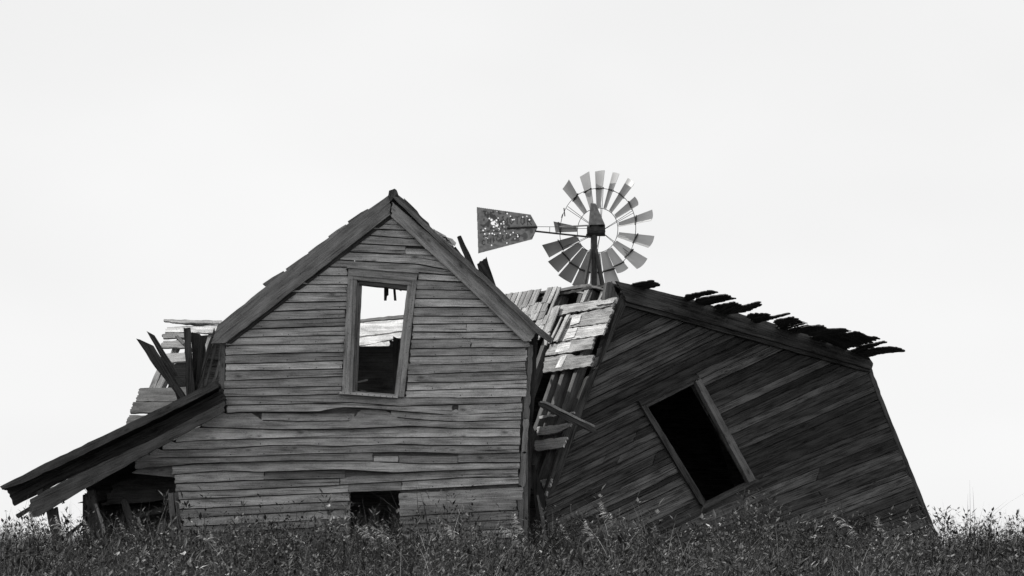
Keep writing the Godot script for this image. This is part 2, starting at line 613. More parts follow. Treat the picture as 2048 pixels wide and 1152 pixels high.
	part(house, "upper_floor", slab3([at(450, 806, -0.06), at(1040, 806, -0.06), at(1040, 806, -0.06) + Vector3(0, 0, -2.1), at(450, 806, -0.06) + Vector3(0, 0, -2.1)], Vector3.UP, 0.08), inm)
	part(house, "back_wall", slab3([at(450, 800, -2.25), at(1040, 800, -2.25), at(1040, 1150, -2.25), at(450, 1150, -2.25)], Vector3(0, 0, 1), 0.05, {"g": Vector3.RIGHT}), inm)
	part(house, "fallen_lath", slab([[714, 763], [735, 758], [736, 761], [715, 766]], Plane(Vector3(0, 0, 1), -0.9), 0, 0.02), wood("pale", 0.5))
	part(house, "fallen_lath", slab([[718, 778], [730, 781], [734, 785], [722, 782]], Plane(Vector3(0, 0, 1), -0.7), 0, 0.02), wood("pale", 0.25))
	# laths hanging from the torn ceiling
	for l in [[[768, 573], [777, 575], [777, 590], [774, 592], [773, 601], [768, 601]], [[786, 576], [791, 577], [793, 601], [788, 601]], [[798, 578], [803, 579], [803, 582], [799, 581]]]:
		part(house, "hanging_lath", slab(l, Plane(Vector3(0, 0, 1), -0.3), 0, 0.02), wood("clap", 0.06))
	lean_to(house)

func house_roof(house: Node3D):
	var a := at(783, 390)
	var b := at(428, 664)
	var e := (b - a).normalized()
	var n := Vector3(-e.y, e.x, 0)
	if n.y < 0:
		n = -n
	var L := (b - a).length()
	var deck := part(house, "roof", slab3([a, b, b + Vector3(0, 0, -2.3), a + Vector3(0, 0, -2.3)], n, 0.03, {"g": Vector3(0, 0, 1)}), wood("dark", 0.06))
	for c in 17:
		var t0 := L * c / 17.0
		var t1 := t0 + L / 17.0 * 1.5
		var skip := c in [0, 5, 9, 14, 15, 16]
		var zf := -0.25 if skip else 0.04 + rng.randf_range(-0.01, 0.03)
		var lift := rng.randf_range(0.004, 0.016) if not skip else 0.003
		part(deck, "shingle_course", slab3([a + e * t0 + n * 0.014 + Vector3(0, 0, zf), a + e * t1 + n * (0.014 + lift) + Vector3(0, 0, zf - 0.01), a + e * t1 + n * (0.014 + lift) + Vector3(0, 0, -2.2), a + e * t0 + n * 0.014 + Vector3(0, 0, -2.2)], n, 0.012, {"edge": 0.006, "end": 0.012, "g": e}), tone("clap", 0.15))
	for s in [[[526, 569], [545, 556], [568, 543], [578, 548], [552, 568], [532, 577]], [[572, 539], [612, 511], [624, 515], [582, 547]], [[617, 506], [652, 481], [664, 486], [628, 512]], [[657, 474], [692, 450], [702, 454], [667, 482]], [[696, 444], [736, 419], [745, 424], [707, 452]]]:
		part(deck, "torn_shingle", slab(s, F, 0.06, 0.2, {"edge": 0.008, "end": 0.02}), tone("clap", 0.2))
	var a2 := at(786, 392)
	var b2 := at(1072, 656)
	var e2 := (b2 - a2).normalized()
	var n2 := Vector3(-e2.y, e2.x, 0)
	var deck2 := part(house, "roof", slab3([a2, b2, b2 + Vector3(0, 0, -0.8), a2 + e2 * 1.4 + Vector3(0, 0, -2.2), a2 + Vector3(0, 0, -2.2)], n2, 0.03, {"g": Vector3(0, 0, 1), "edge": 0.03}), wood("dark", 0.06))
	for s in [[[797, 392], [812, 404], [858, 448], [862, 458], [800, 402]], [[808, 398], [835, 424], [840, 432], [812, 406]], [[826, 424], [870, 464], [878, 478], [832, 432]]]:
		part(deck2, "torn_shingle", slab(s, F, 0.10, 0.35, {"edge": 0.008, "end": 0.02}), tone("clap", 0.10))
	for s in [[[866, 457], [884, 470], [902, 484], [908, 494], [890, 486], [874, 472]], [[872, 461], [892, 472], [897, 482], [880, 474]], [[884, 472], [905, 478], [910, 492], [896, 486]]]:
		part(deck2, "torn_shingle", slab(s, F, 0.02, 0.02, {"edge": 0.012, "end": 0.03}), wood("pale", 0.5))
	for s in [[[894, 484], [897, 482], [920, 512], [932, 528], [924, 524]], [[908, 495], [911, 493], [936, 522], [940, 532], [928, 522]], [[930, 520], [962, 548], [992, 578], [988, 580], [940, 538]]]:
		part(deck2, "torn_shingle", slab(s, F, 0.0, 0.05, {"edge": 0.008, "end": 0.02}), wood("dark", 0.04))

func house_window(house: Node3D):
	var win := part(house, "window_casing", slab([[697, 536], [836, 547], [833, 563], [698, 552]], F, 0.062, 0.05, {"edge": 0.003, "end": 0.004}), wood("clap", 0.25))
	var ps := [
		["drip_cap", [[695, 533], [838, 545], [837, 548], [695, 537]], 0.085, 0.04, 0.307],
		["head_trim", [[706, 552], [829, 563], [826, 572], [706, 560]], 0.045, 0.04, 0.277],
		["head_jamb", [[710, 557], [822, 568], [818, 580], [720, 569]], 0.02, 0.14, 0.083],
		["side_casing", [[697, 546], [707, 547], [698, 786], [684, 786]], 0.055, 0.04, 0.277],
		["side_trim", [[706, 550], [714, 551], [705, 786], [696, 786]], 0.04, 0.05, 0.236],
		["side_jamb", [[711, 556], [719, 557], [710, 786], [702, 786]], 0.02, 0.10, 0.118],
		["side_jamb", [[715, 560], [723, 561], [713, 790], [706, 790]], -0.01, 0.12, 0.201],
		["side_casing", [[824, 562], [834, 563], [808, 795], [798, 795]], 0.055, 0.04, 0.277],
		["side_trim", [[815, 570], [826, 571], [800, 794], [789, 792]], 0.04, 0.05, 0.295],
		["sill", [[680, 784], [740, 788], [797, 793], [796, 797], [740, 793], [680, 789]], 0.10, 0.16, 0.472]]
	for p in ps:
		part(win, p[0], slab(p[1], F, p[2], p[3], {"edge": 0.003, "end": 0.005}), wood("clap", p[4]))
	var st := begin()
	for i in 9:
		add_nail(st, 690 + i * 12, 787 + i * 1.0, 0.101, 0.006)
		add_nail(st, lerpf(702, 692, i / 8.0), lerpf(560, 775, i / 8.0), 0.056, 0.005)
		add_nail(st, lerpf(829, 804, i / 8.0), lerpf(575, 785, i / 8.0), 0.056, 0.005)
	part(win, "nails", done(st), mats["nail"], "stuff")

func lean_to(house: Node3D):
	var pr := "lean_to_roof"
	# deck running back under the top edge, then the boards seen along its end
	var a := at(442, 770)
	var b := at(17, 976)
	var e := (b - a).normalized()
	var n := Vector3(e.y, -e.x, 0)
	if n.y < 0:
		n = -n
	var roof := part(house, pr, slab3([a + Vector3(0, 0, 0.42), b + Vector3(0, 0, 0.42), b + Vector3(0, 0, -1.6), a + Vector3(0, 0, -1.6)], n, 0.035, {"edge": 0.008}), wood("dark", 0.05))
	part(roof, "deck_edge", slab([[437, 768], [446, 779], [345, 831], [180, 912], [60, 968], [20, 980], [15, 975], [120, 922], [300, 836]], F, 0.43, 0.03, {"edge": 0.005}), wood("clap", 0.07))
	part(roof, "bargeboard", slab([[446, 781], [455, 800], [300, 884], [140, 956], [82, 987], [32, 1012], [18, 982], [180, 914], [346, 834]], F, 0.10, 0.05, {"edge": 0.004}), wood("dark", 0.04))
	part(roof, "bargeboard", slab([[452, 798], [455, 808], [300, 892], [145, 968], [140, 957], [300, 882]], F, 0.13, 0.04, {"edge": 0.005}), wood("dark", 0.05))
	part(roof, "bargeboard", slab([[455, 806], [456, 826], [340, 890], [245, 943], [160, 990], [95, 1029], [86, 1034], [71, 1036], [71, 1000], [136, 964], [300, 888]], F, 0.33, 0.05, {"edge": 0.005}), wood("clap", 0.085))
	part(roof, "rafter_stub", slab([[38, 1030], [70, 1011], [74, 1018], [43, 1037]], F, 0.2, 0.05), wood("dark", 0.05))
	part(roof, "rafter_stub", slab([[82, 985], [94, 978], [96, 990], [84, 998]], F, 0.26, 0.04), wood("dark", 0.05))
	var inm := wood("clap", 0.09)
	part(house, "lean_to_post", slab([[96, 1020], [116, 1014], [126, 1075], [134, 1140], [118, 1140], [106, 1070]], F, 0.12, 0.12), inm)
	part(house, "lean_to_post", slab([[160, 985], [178, 978], [196, 1060], [205, 1140], [178, 1140], [168, 1060]], F, -0.3, 0.12), inm)
	part(house, "lean_to_beam", slab([[125, 1003], [152, 1000], [350, 990], [350, 945], [250, 940], [155, 985], [156, 992]], F, -0.95, 0.1), inm)
	part(house, "lean_to_beam", slab([[205, 966], [262, 946], [349, 944], [349, 990], [300, 998], [238, 1004], [182, 1009]], F, -0.75, 0.06, {"end": 0.03, "edge": 0.012}), inm)
	part(house, "lean_to_beam", slab([[228, 1002], [240, 998], [262, 1060], [276, 1140], [258, 1140], [246, 1060]], F, -0.5, 0.06, {"end": 0.03, "edge": 0.01}), inm)
	part(house, "lean_to_beam", slab([[185, 1040], [320, 1010], [322, 1020], [188, 1052]], F, -0.7, 0.06, {"end": 0.03, "edge": 0.01}), inm)
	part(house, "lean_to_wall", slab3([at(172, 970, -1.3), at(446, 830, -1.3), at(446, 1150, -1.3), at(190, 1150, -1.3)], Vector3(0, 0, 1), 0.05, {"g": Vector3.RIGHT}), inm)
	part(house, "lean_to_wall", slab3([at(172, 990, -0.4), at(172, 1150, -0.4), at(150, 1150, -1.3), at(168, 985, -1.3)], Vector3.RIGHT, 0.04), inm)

# ---------------------------------------------------------------- the broken roof behind
func make_rear_roof():
	var base := at(560, 1000, -4.2)
	base.y = gh(base.x, base.z)
	var rr := thing("rear_roof", base, "broken rear roof of spaced weathered boards behind the farmhouse, seen left and through its window", "roof")
	var o := {"edge": 0.009, "end": 0.02, "step": 0.06, "bow": 0.01}
	var under := part(rr, "back_slope", slab3([at(345, 735, -4.75), at(372, 700, -4.75), at(392, 694, -4.75), at(900, 690, -4.75), at(900, 1000, -4.75), at(320, 1000, -4.75), at(330, 800, -4.75)], Vector3(0, 0, 1), 0.04, {"g": Vector3.RIGHT}), wood("dark", 0.07))
	part(rr, "back_slope", slab3([at(395, 672, -4.7), at(447, 668, -4.7), at(447, 720, -4.7), at(392, 720, -4.7)], Vector3(0, 0, 1), 0.04, {"g": Vector3.RIGHT}), wood("dark", 0.07))
	for r in [[[312, 735], [322, 735], [306, 778], [293, 778]], [[322, 742], [333, 748], [318, 778], [306, 778]], [[344, 690], [352, 690], [338, 730], [330, 728]], [[360, 655], [368, 655], [330, 742], [322, 742]], [[262, 858], [272, 856], [238, 970], [226, 970]], [[420, 650], [428, 650], [380, 800], [372, 800]]]:
		part(rr, "rafter", slab(r, Q, -0.035, 0.09, {"edge": 0.004}), wood("clap", 0.2))
	var bs := [
		[[[330, 644], [380, 645], [445, 645], [445, 651], [362, 651], [332, 648]], 0.04, 0.28],
		[[[350, 646], [440, 650], [600, 644], [720, 639], [806, 631], [900, 627], [900, 633], [806, 637], [720, 644], [600, 650], [440, 654]], 0.0, 0.13],
		[[[334, 655], [372, 653], [444, 652], [444, 668], [372, 665], [330, 665]], 0.0, 0.5],
		[[[325, 670], [340, 667], [372, 669], [370, 677], [327, 678]], 0.012, 0.2],
		[[[326, 682], [390, 679], [392, 695], [320, 695]], 0.0, 0.24],
		[[[331, 707], [385, 703], [385, 720], [336, 724]], 0.0, 0.26],
		[[[280, 775], [400, 774], [400, 802], [271, 801]], 0.0, 0.10],
		[[[266, 806], [400, 804], [400, 827], [261, 827]], 0.006, 0.09],
		[[[258, 830], [400, 829], [400, 850], [251, 851]], 0.0, 0.10],
		[[[248, 854], [400, 852], [400, 880], [240, 880]], 0.0, 0.10],
		[[[560, 652], [718, 646], [810, 638], [900, 632], [900, 655], [808, 660], [718, 673], [560, 680]], 0.0, 0.6],
		[[[560, 684], [718, 676], [806, 663], [900, 658], [900, 668], [800, 674], [770, 680], [740, 687], [718, 690], [560, 695]], 0.0, 0.66],
		[[[718, 694], [770, 684], [806, 678], [900, 676], [900, 700], [718, 702]], 0.0, 0.6]]
	for b in bs:
		part(rr, "roof_board", slab(b[0], Q, b[1], 0.025, o), wood("pale", b[2]))
	part(rr, "roof_board", slab([[352, 678], [358, 676], [372, 690], [368, 694]], Q, 0.05, 0.02), wood("clap", 0.1))

# ---------------------------------------------------------------- the leaning wing
# height of one board line of the leaning wall at x: steeper on the left, flatter low on the right
func fan(y0: float, x: float) -> float:
	if x < 1420.0:
		return y0 - 0.49 * (x - 1100.0)
	var s := lerpf(0.46, 0.37, clampf((y0 - 1010.0) / 220.0, 0.0, 1.0))
	return y0 - 157.0 - s * (x - 1420.0)

func gable_clip(poly: PackedVector2Array, zone: PackedVector2Array) -> Array:
	var out := []
	for r in Geometry2D.intersect_polygons(poly, zone):
		if r.size() > 2:
			out.append(r)
	return out

func make_wing():
	var base := on(1450, 1100, G)
	base.y = gh(base.x, base.z)
	var wing := thing("leaning_wing", base, "collapsed dark board wing tipped sideways with a black window opening", "shed")
	var wall := part(wing, "gable_wall", slab([[1236, 612], [1730, 745], [1870, 1090], [1880, 1160], [1110, 1160], [1098, 985], [1180, 760]].slice(0, 4) + [[1500, 1160], [1500, 965], [1388, 770], [1294, 818], [1236, 612]].slice(0, 4), G, -0.05, 0.03, {"edge": 0.0, "end": 0.0}), wood("dark", 0.06))
	part(wall, "sheathing", slab([[1236, 612], [1294, 818], [1408, 1008], [1500, 962], [1500, 1160], [1110, 1160], [1098, 985], [1180, 760]], G, -0.05, 0.03, {"edge": 0.0, "end": 0.0}), wood("dark", 0.06))
	# lapped boards fanned a little by the lean, clipped to the wall and round the window
	var zone := PackedVector2Array([Vector2(1232, 585), Vector2(1736, 722), Vector2(1752, 788), Vector2(1866, 1070), Vector2(1880, 1160), Vector2(1100, 1160), Vector2(1090, 985), Vector2(1172, 770)])
	var hole := PackedVector2Array([Vector2(1284, 812), Vector2(1392, 760), Vector2(1506, 962), Vector2(1402, 1012)])
	var lines := []
	var y0 := 640.0
	while y0 < 1500.0:
		lines.append(y0)
		y0 += rng.randf_range(9.0, 24.0)
	for k in lines.size() - 1:
		var cuts := [1050.0]
		if rng.randf() < 0.3:
			cuts.append(rng.randf_range(1150, 1420))
		if rng.randf() < 0.35:
			cuts.append(rng.randf_range(1500, 1800))
		cuts.append(1930.0)
		for c in cuts.size() - 1:
			var q := PackedVector2Array()
			var xs := [cuts[c] + 0.6, cuts[c + 1] - 0.6]
			if xs[0] < 1420.0 and xs[1] > 1420.0:
				xs.insert(1, 1420.0)
			var slot := rng.randf_range(1.3, 2.2) if rng.randf() < 0.8 else rng.randf_range(2.4, 4.0)
			for x in xs:
				q.append(Vector2(x, fan(lines[k], x) + slot))
			for i in range(xs.size() - 1, -1, -1):
				q.append(Vector2(xs[i] - 8.0, fan(lines[k + 1], xs[i] - 8.0)))
			for r in gable_clip(q, zone):
				for f in Geometry2D.clip_polygons(r, hole):
					if f.size() > 2 and not Geometry2D.is_polygon_clockwise(f):
						gable_board(wall, f, (on(xs[-1], fan(lines[k], xs[-1]), G) - on(xs[0], fan(lines[k], xs[0]), G)).normalized())
	# trim
	part(wing, "corner_board", slab([[1733, 738], [1742, 742], [1880, 1085], [1900, 1150], [1890, 1160], [1868, 1085]], G, 0.01, 0.05, {"edge": 0.004}), wood("dark", 0.06))
	part(wing, "rake_board", slab([[1223, 564], [1366, 598], [1500, 638], [1580, 660], [1729, 717], [1736, 728], [1733, 740], [1560, 690], [1400, 645], [1245, 605]], G, 0.10, 0.04, {"edge": 0.003}), wood("dark", 0.062))
	part(wing, "rake_board", slab([[1238, 590], [1733, 722], [1735, 746], [1243, 611]], G, 0.06, 0.03), wood("dark", 0.06))
	part(wing, "rake_board", slab([[1238, 594], [1246, 612], [1192, 738], [1164, 812], [1110, 968], [1088, 1000], [1076, 1010], [1120, 880], [1168, 758], [1190, 735]], G, 0.06, 0.06, {"edge": 0.004}), wood("dark", 0.05))
	part(wing, "ridge_end", slab([[1212, 566], [1222, 562], [1228, 578], [1238, 600], [1222, 602], [1206, 604]], G, 0.02, 0.06, {"edge": 0.006}), wood("clap", 0.12))
	# window frame
	var fr := part(wing, "window_frame", slab([[1386, 764], [1396, 758], [1507, 961], [1493, 966]], G, 0.055, 0.07, {"edge": 0.003}), wood("clap", 0.15))
	part(fr, "side_jamb", slab([[1278, 812], [1288, 812], [1408, 1004], [1404, 1010], [1396, 1008]], G, 0.045, 0.09), wood("dark", 0.05))
	part(fr, "side_jamb", slab([[1288, 814], [1294, 814], [1410, 1003], [1406, 1007]], G, 0.02, 0.09), wood("clap", 0.075))
	part(fr, "head_jamb", slab([[1272, 803], [1388, 747], [1394, 756], [1278, 812]], G, 0.05, 0.06), wood("dark", 0.04))
	part(fr, "head_jamb", slab([[1283, 811], [1388, 761], [1388, 767], [1292, 815]], G, 0.02, 0.08), wood("dark", 0.06))
	part(fr, "sill", slab([[1400, 1012], [1508, 958], [1512, 963], [1404, 1018]], G, 0.06, 0.12), wood("clap", 0.07))
	# rest of the body: rear slope, far end, outer wall, all dark boards
	var inm := wood("dark", 0.07)
	var back := axis * -3.6
	var er := on(1736, 724, G)
	var bl := on(1098, 985, G)
	part(wing, "rear_slope", slab3([apex, er, er + back, apex + back], R.normal, 0.03, {"g": axis, "edge": 0.02}), inm)
	var br := on(1880, 1150, G)
	part(wing, "outer_wall", slab3([er, br, br + back, er + back], (br - er).cross(axis).normalized(), 0.03, {"g": axis}), inm)
	part(wing, "end_wall", slab3([apex + back + Vector3(0, 0.05, 0), er + back + Vector3(0.3, 0.02, -0.2), br + back + Vector3(0.4, 0, -0.25), on(1110, 1150, G) + back, bl + back], axis, 0.03), inm)
	var bw := on(1110, 1150, G)
	part(wing, "inner_wall", slab3([bl, bw, bw + back, bl + back], Vector3(0, 0, 1).cross(axis).normalized(), 0.03, {"g": axis}), inm)
	# front slope: rafters, ridge pole, boards and shingles
	var roof := part(wing, "ridge_pole", slab([[1012, 592], [1060, 585], [1127, 576], [1150, 571], [1178, 568], [1206, 576], [1206, 580], [1178, 573], [1150, 577], [1127, 581], [1060, 590], [1012, 597]], S, 0.0, 0.1, {"edge": 0.004}), wood("clap", 0.13))
	part(roof, "ridge_strip", slab([[1140, 577], [1168, 583], [1168, 587], [1140, 581]], S, -0.02, 0.06), wood("pale", 0.3))
	for d in [-22, -47, -66, -108, -150, -190]:
		part(roof, "rafter", slab([[1222 + d, 572 - d * 0.14], [1229 + d, 571 - d * 0.14], [1096 + d, 970], [1089 + d, 970]], S, -0.03, 0.12, {"edge": 0.005}), wood("clap", 0.12))
	for p in [[[1160, 605], [1172, 572], [1179, 566], [1181, 571], [1166, 604]], [[1194, 602], [1210, 574], [1214, 574], [1198, 602]]]:
		part(roof, "rafter_edge", slab(p, S, 0.0, 0.03), wood("pale", 0.42))
	for p in [[[1121, 612], [1150, 607], [1190, 601], [1235, 595], [1231, 606], [1226, 612], [1140, 625], [1117, 632]], [[1190, 605], [1222, 600], [1233, 599], [1228, 607], [1196, 612]], [[1130, 634], [1228, 614], [1217, 645], [1122, 658]], [[1118, 660], [1216, 648], [1207, 670], [1112, 684]], [[1101, 690], [1190, 675], [1184, 699], [1092, 712]], [[1090, 716], [1136, 709], [1165, 713], [1189, 711], [1182, 733], [1087, 746]],
			[[1080, 834], [1149, 824], [1149, 827], [1080, 838]], [[1075, 854], [1143, 847], [1141, 853], [1112, 866], [1074, 871]], [[1071, 882], [1134, 874], [1127, 894], [1078, 903], [1070, 899]], [[1081, 961], [1104, 957], [1099, 974], [1091, 978]], [[1090, 985], [1096, 983], [1094, 992], [1090, 994]]]:
		part(roof, "roof_board", slab(p, S, 0.01 if p[0][1] != 605 else 0.03, 0.024, {"edge": 0.008, "end": 0.02, "step": 0.05, "bow": 0.006}), tone("pale", 0.36, 0.3))
	for p in [[[1147, 634], [1165, 631], [1160, 646], [1141, 652]], [[1138, 660], [1157, 656], [1150, 675], [1129, 679]], [[1118, 690], [1144, 685], [1138, 702], [1112, 706]], [[1123, 714], [1136, 711], [1124, 736], [1112, 737]]]:
		part(roof, "bare_shingle", slab(p, S, 0.016, 0.006, {"edge": 0.004, "end": 0.006}), wood("pale", 0.62))
	# shingle courses
	var e1 := Vector2(1.0, -0.15)
	var e2 := Vector2(-0.40, 0.92)
	var starts := [[1006.0, 602.0, 0.0, 27.0], [1000.0, 629.0, 0.0, 15.0], [1004.0, 642.0, 0.0, 15.0], [1010.0, 655.0, 0.0, 14.0], [1016.0, 667.0, 0.0, 14.0], [1030.0, 679.0, 0.0, 14.0]]
	for c in starts.size():
		var s: Array = starts[c]
		var x := 0.0
		while x < 150.0:
			var w := rng.randf_range(8.0, 16.0)
			var p := Vector2(s[0], s[1] - 4.0) + e1 * x
			var lim := lerpf(1126.0, 1092.0, clampf((p.y - 572.0) / 100.0, 0.0, 1.0))
			if p.x + w < lim and rng.randf() < 0.9:
				var len: float = s[3] + rng.randf_range(1.0, 5.0)
				var a := p - e2 * 6.0
				part(roof, "shingle", slab([[a.x, a.y], [a.x + w - 1.6, a.y - w * 0.15], [p.x + w - 1.6 + e2.x * len, p.y - w * 0.15 + e2.y * len], [p.x + e2.x * len, p.y + e2.y * len]], S, 0.045 - c * 0.004 + rng.randf_range(0, 0.008), 0.012, {"edge": 0.004, "end": 0.008}), tone("pale", 0.35, 0.4))
			x += w
	for p in [[[1110, 618], [1126, 614], [1106, 666], [1090, 668]], [[1139, 633], [1146, 631], [1121, 684], [1112, 686]], [[1127, 638], [1130, 637], [1106, 690], [1102, 690]], [[1122, 577], [1127, 577], [1098, 652], [1092, 652]], [[1095, 668], [1106, 668], [1098, 694], [1094, 694]]]:
		part(roof, "shingle_strip", slab(p, S, 0.05, 0.015, {"edge": 0.005, "end": 0.01}), tone("pale", 0.35, 0.25))
	# ends of rear-slope boards jutting past the gable
	var juts := [
		[[1262, 578], [1264, 571], [1303, 564], [1315, 571], [1320, 575], [1296, 581], [1270, 588]], [[1366, 602], [1370, 597], [1418, 587], [1436, 591], [1389, 603], [1375, 612]],
		[[1385, 610], [1391, 604], [1450, 593.5], [1472, 603], [1432, 612.5], [1400, 620]], [[1425, 618], [1433, 613.5], [1467, 607], [1485, 614.5], [1517, 607], [1524, 612.5], [1498, 625], [1486, 628], [1445, 634]],
		[[1490, 636], [1500, 630], [1535, 631], [1542, 636], [1577, 630], [1580, 632], [1542, 642], [1512, 650]], [[1545, 650], [1552, 645], [1585, 640], [1601, 648.5], [1578, 653], [1560, 662]],
		[[1595, 668], [1604, 661], [1617, 658], [1646, 657], [1655, 664], [1685, 663], [1702, 668], [1677, 674], [1630, 682]], [[1630, 680], [1640, 671], [1671, 674.6], [1717, 670], [1735, 679], [1754, 681], [1760, 684], [1735, 693], [1687, 704]],
		[[1700, 705], [1729, 695], [1769, 688.5], [1773, 691.7], [1735, 700], [1712, 712]], [[1715, 712], [1735, 702], [1777, 696.5], [1792, 697.5], [1810, 706], [1761, 712], [1728, 720]], [[1722, 716], [1762, 713], [1745, 718], [1729, 721]]]
	for j in juts:
		part(wing, "jutting_board", slab(j, R, 0.04, 0.012, {"edge": 0.012, "end": 0.03, "step": 0.035, "bow": 0.012}), tone("dark", 0.06))

	for i in 30:
		var t := pow(rng.randf(), 0.75)
		var p := Vector2(lerpf(1400, 1738, t), lerpf(612, 716, t) + rng.randf_range(-6, 2))
		var l := rng.randf_range(12.0, 46.0)
		var w := rng.randf_range(2.0, 5.5)
		part(wing, "torn_shingle", slab([[p.x - 14.0, p.y + 4.0], [p.x + l, p.y - l * 0.2], [p.x + l + rng.randf_range(2, 9), p.y - l * 0.2 + w * 0.5], [p.x + l - 5.0, p.y - l * 0.2 + w + 1.0], [p.x - 10.0, p.y + w + 5.0]], R, 0.055 + rng.randf() * 0.02, 0.008, {"edge": 0.012, "end": 0.02, "step": 0.03}), tone("dark", 0.07))

func gable_board(wall: Node, r: PackedVector2Array, g: Vector3):
	var p := []
	var lo := 1e9
	var hi := -1e9
	for v in r:
		p.append([v.x, v.y])
		lo = minf(lo, v.x)
		hi = maxf(hi, v.x)
	if hi - lo < 9.0:
		return
	var t := rng.randf()
	var v := 0.05
	if t < 0.27:
		v = 0.032
	elif t > 0.86:
		v = 0.105
	elif t > 0.64:
		v = 0.075
	part(wall, "weatherboard", slab(p, G, 0.0, 0.012, {"edge": 0.002, "end": 0.006, "step": 0.12, "g": g, "tilt": rng.randf_range(0.004, 0.016)}), wood("dark", v))

# ---------------------------------------------------------------- windmill
const ZW := -7.0
func mill(u: float, v: float, dz := 0.0) -> Vector3:
	return at(u, v, ZW) + Vector3(0, 0, dz)

func make_windmill():
	var k := (EYE.z - ZW) / EYE.z / UNIT
	var base := mill(1187, 1100)
	base.y = gh(base.x, base.z)
	var wm := thing("windmill", base, "steel farm windmill with missing blades and shot-up tail vane behind the roofs", "windmill")
	# tower
	var top := mill(1187, 500)
	var legs := []
	for s in [[-1, -1], [1, -1], [1, 1], [-1, 1]]:
		var foot := base + Vector3(s[0] * 0.95, 0.0, s[1] * 0.95)
		foot.y = gh(foot.x, foot.z) - 0.1
		legs.append([top + Vector3(s[0] * 0.035, 0, s[1] * 0.035), foot])
	for l in legs:
		var st := begin()
		tube(st, l[0], l[1], 0.028, 0.034, 6)
		part(wm, "tower_leg", done(st), mats["iron"])
	for h in [0.16, 0.3, 0.5, 0.75]:
		for i in 4:
			var p: Vector3 = legs[i][0].lerp(legs[i][1], h)
			var q: Vector3 = legs[(i + 1) % 4][0].lerp(legs[(i + 1) % 4][1], h)
			var st := begin()
			tube(st, p, q, 0.014, 0.014, 5)
			part(wm, "tower_girt", done(st), mats["iron"])
	var st := begin()
	tube(st, mill(1188, 466), mill(1187, 640), 0.05, 0.056, 10)
	part(wm, "mast_pipe", done(st), mats["iron"])
	# gearbox and hood
	st = begin()
	tube(st, mill(1174, 461), mill(1210, 461), 0.085, 0.085, 12)
	tube(st, mill(1188, 456, -0.16), mill(1190, 456, 0.09), 0.07, 0.06, 8)
	tube(st, mill(1178, 452), mill(1206, 452), 0.05, 0.05, 8)
	tube(st, mill(1172, 470), mill(1188, 474), 0.022, 0.03, 6)
	tube(st, mill(1196, 459, 0.0), mill(1197, 457, -0.42), 0.06, 0.06, 10)
	part(wm, "gearbox", done(st), mats["iron"])
	st = begin()
	var q := [mill(1181, 407, 0.05), mill(1191, 408, 0.05), mill(1209, 451, 0.13), mill(1177, 452, 0.13), mill(1181, 407, -0.05), mill(1191, 408, -0.05), mill(1209, 451, -0.13), mill(1177, 452, -0.13)]
	for f in [[0, 1, 2, 3], [5, 4, 7, 6], [4, 0, 3, 7], [1, 5, 6, 2], [4, 5, 1, 0], [3, 2, 6, 7]]:
		for i in [0, 1, 2, 0, 2, 3]:
			st.set_smooth_group(-1)
			st.add_vertex(q[f[i]] - org)
	part(wm, "hood", done(st), metal(0.16, 0.5, 0.3))
	# wheel, turned a little and set behind the gearbox
	var yaw := deg_to_rad(25.0)
	var w := Vector3(sin(yaw), 0, -cos(yaw))
	var ex := Vector3(cos(yaw), 0, sin(yaw))
	var c := mill(1197, 453.5, -0.4)
	var wheel := part(wm, "wheel_hub", hub_mesh(c, w), mats["iron"])
	for ring in [45.0, 85.0]:
		st = begin()
		for i in 72:
			var a0 := TAU * i / 72
			var a1 := TAU * (i + 1) / 72
			var wob := w * 0.03 * sin(a0 * 3.0) * (1.0 if ring > 50.0 else 0.3)
			var wob1 := w * 0.03 * sin(a1 * 3.0) * (1.0 if ring > 50.0 else 0.3)
			tube(st, c + (ex * sin(a0) + Vector3.UP * cos(a0)) * ring * k + wob, c + (ex * sin(a1) + Vector3.UP * cos(a1)) * ring * k + wob1, 0.005, 0.005, 4)
		part(wheel, "rim", done(st), mats["iron"])
	for i in 6:
		var a := TAU * i / 6 + 0.12
		for s in [-0.03, 0.03]:
			st = begin()
			tube(st, c + w * 0.12, c + (ex * sin(a + s) + Vector3.UP * cos(a + s)) * 84.0 * k, 0.004, 0.004, 4)
			part(wheel, "spoke", done(st), mats["iron"])
	for b in [[-35, 1.0], [-15, 1.0], [3, 1.0], [20.5, 1.0], [38, 1.0], [57, 0.74], [79, 1.0], [104, 1.0], [126, 1.0], [147, 0.74], [163, 1.0], [181, 1.0], [199, 1.0], [217, 1.0], [235, 1.0], [253, 1.0], [277, 0.68]]:
		var th := deg_to_rad(b[0])
		var rad := ex * sin(th) + Vector3.UP * cos(th)
		var tan := ex * cos(th) - Vector3.UP * sin(th)
		var pitch := deg_to_rad(-35.0 + rng.randf_range(-6, 6))
		var ch := tan * cos(pitch) + w * sin(pitch)
		var nn := rad.cross(ch).normalized()
		var r1: float = lerpf(46.0, 120.0, b[1])
		part(wheel, "blade", blade_mesh(c, rad, ch, nn, 46.0 * k, r1 * k, 13.0 * k, lerpf(13.0, 32.0, b[1]) * k), mats["zinc"])
		st = begin()
		var pc := c + rad * 85.0 * k
		tube(st, pc - ch * 13.0 * k, pc + ch * 13.0 * k, 0.012, 0.012, 4)
		part(wheel, "blade_bracket", done(st), mats["iron"])
	# bent ends of wire where blades have gone
	for l in [[[1129, 408], [1131, 425], [-0.4]], [[1119, 437], [1120, 452], [-0.4]], [[1127, 420], [1124, 428], [-0.4]]]:
		st = begin()
		tube(st, mill(l[0][0], l[0][1], -0.4), mill(l[1][0], l[1][1], -0.4), 0.008, 0.008, 4)
		part(wheel, "bent_bracket", done(st), mats["iron"])
	# tail boom, brace and vane
	st = begin()
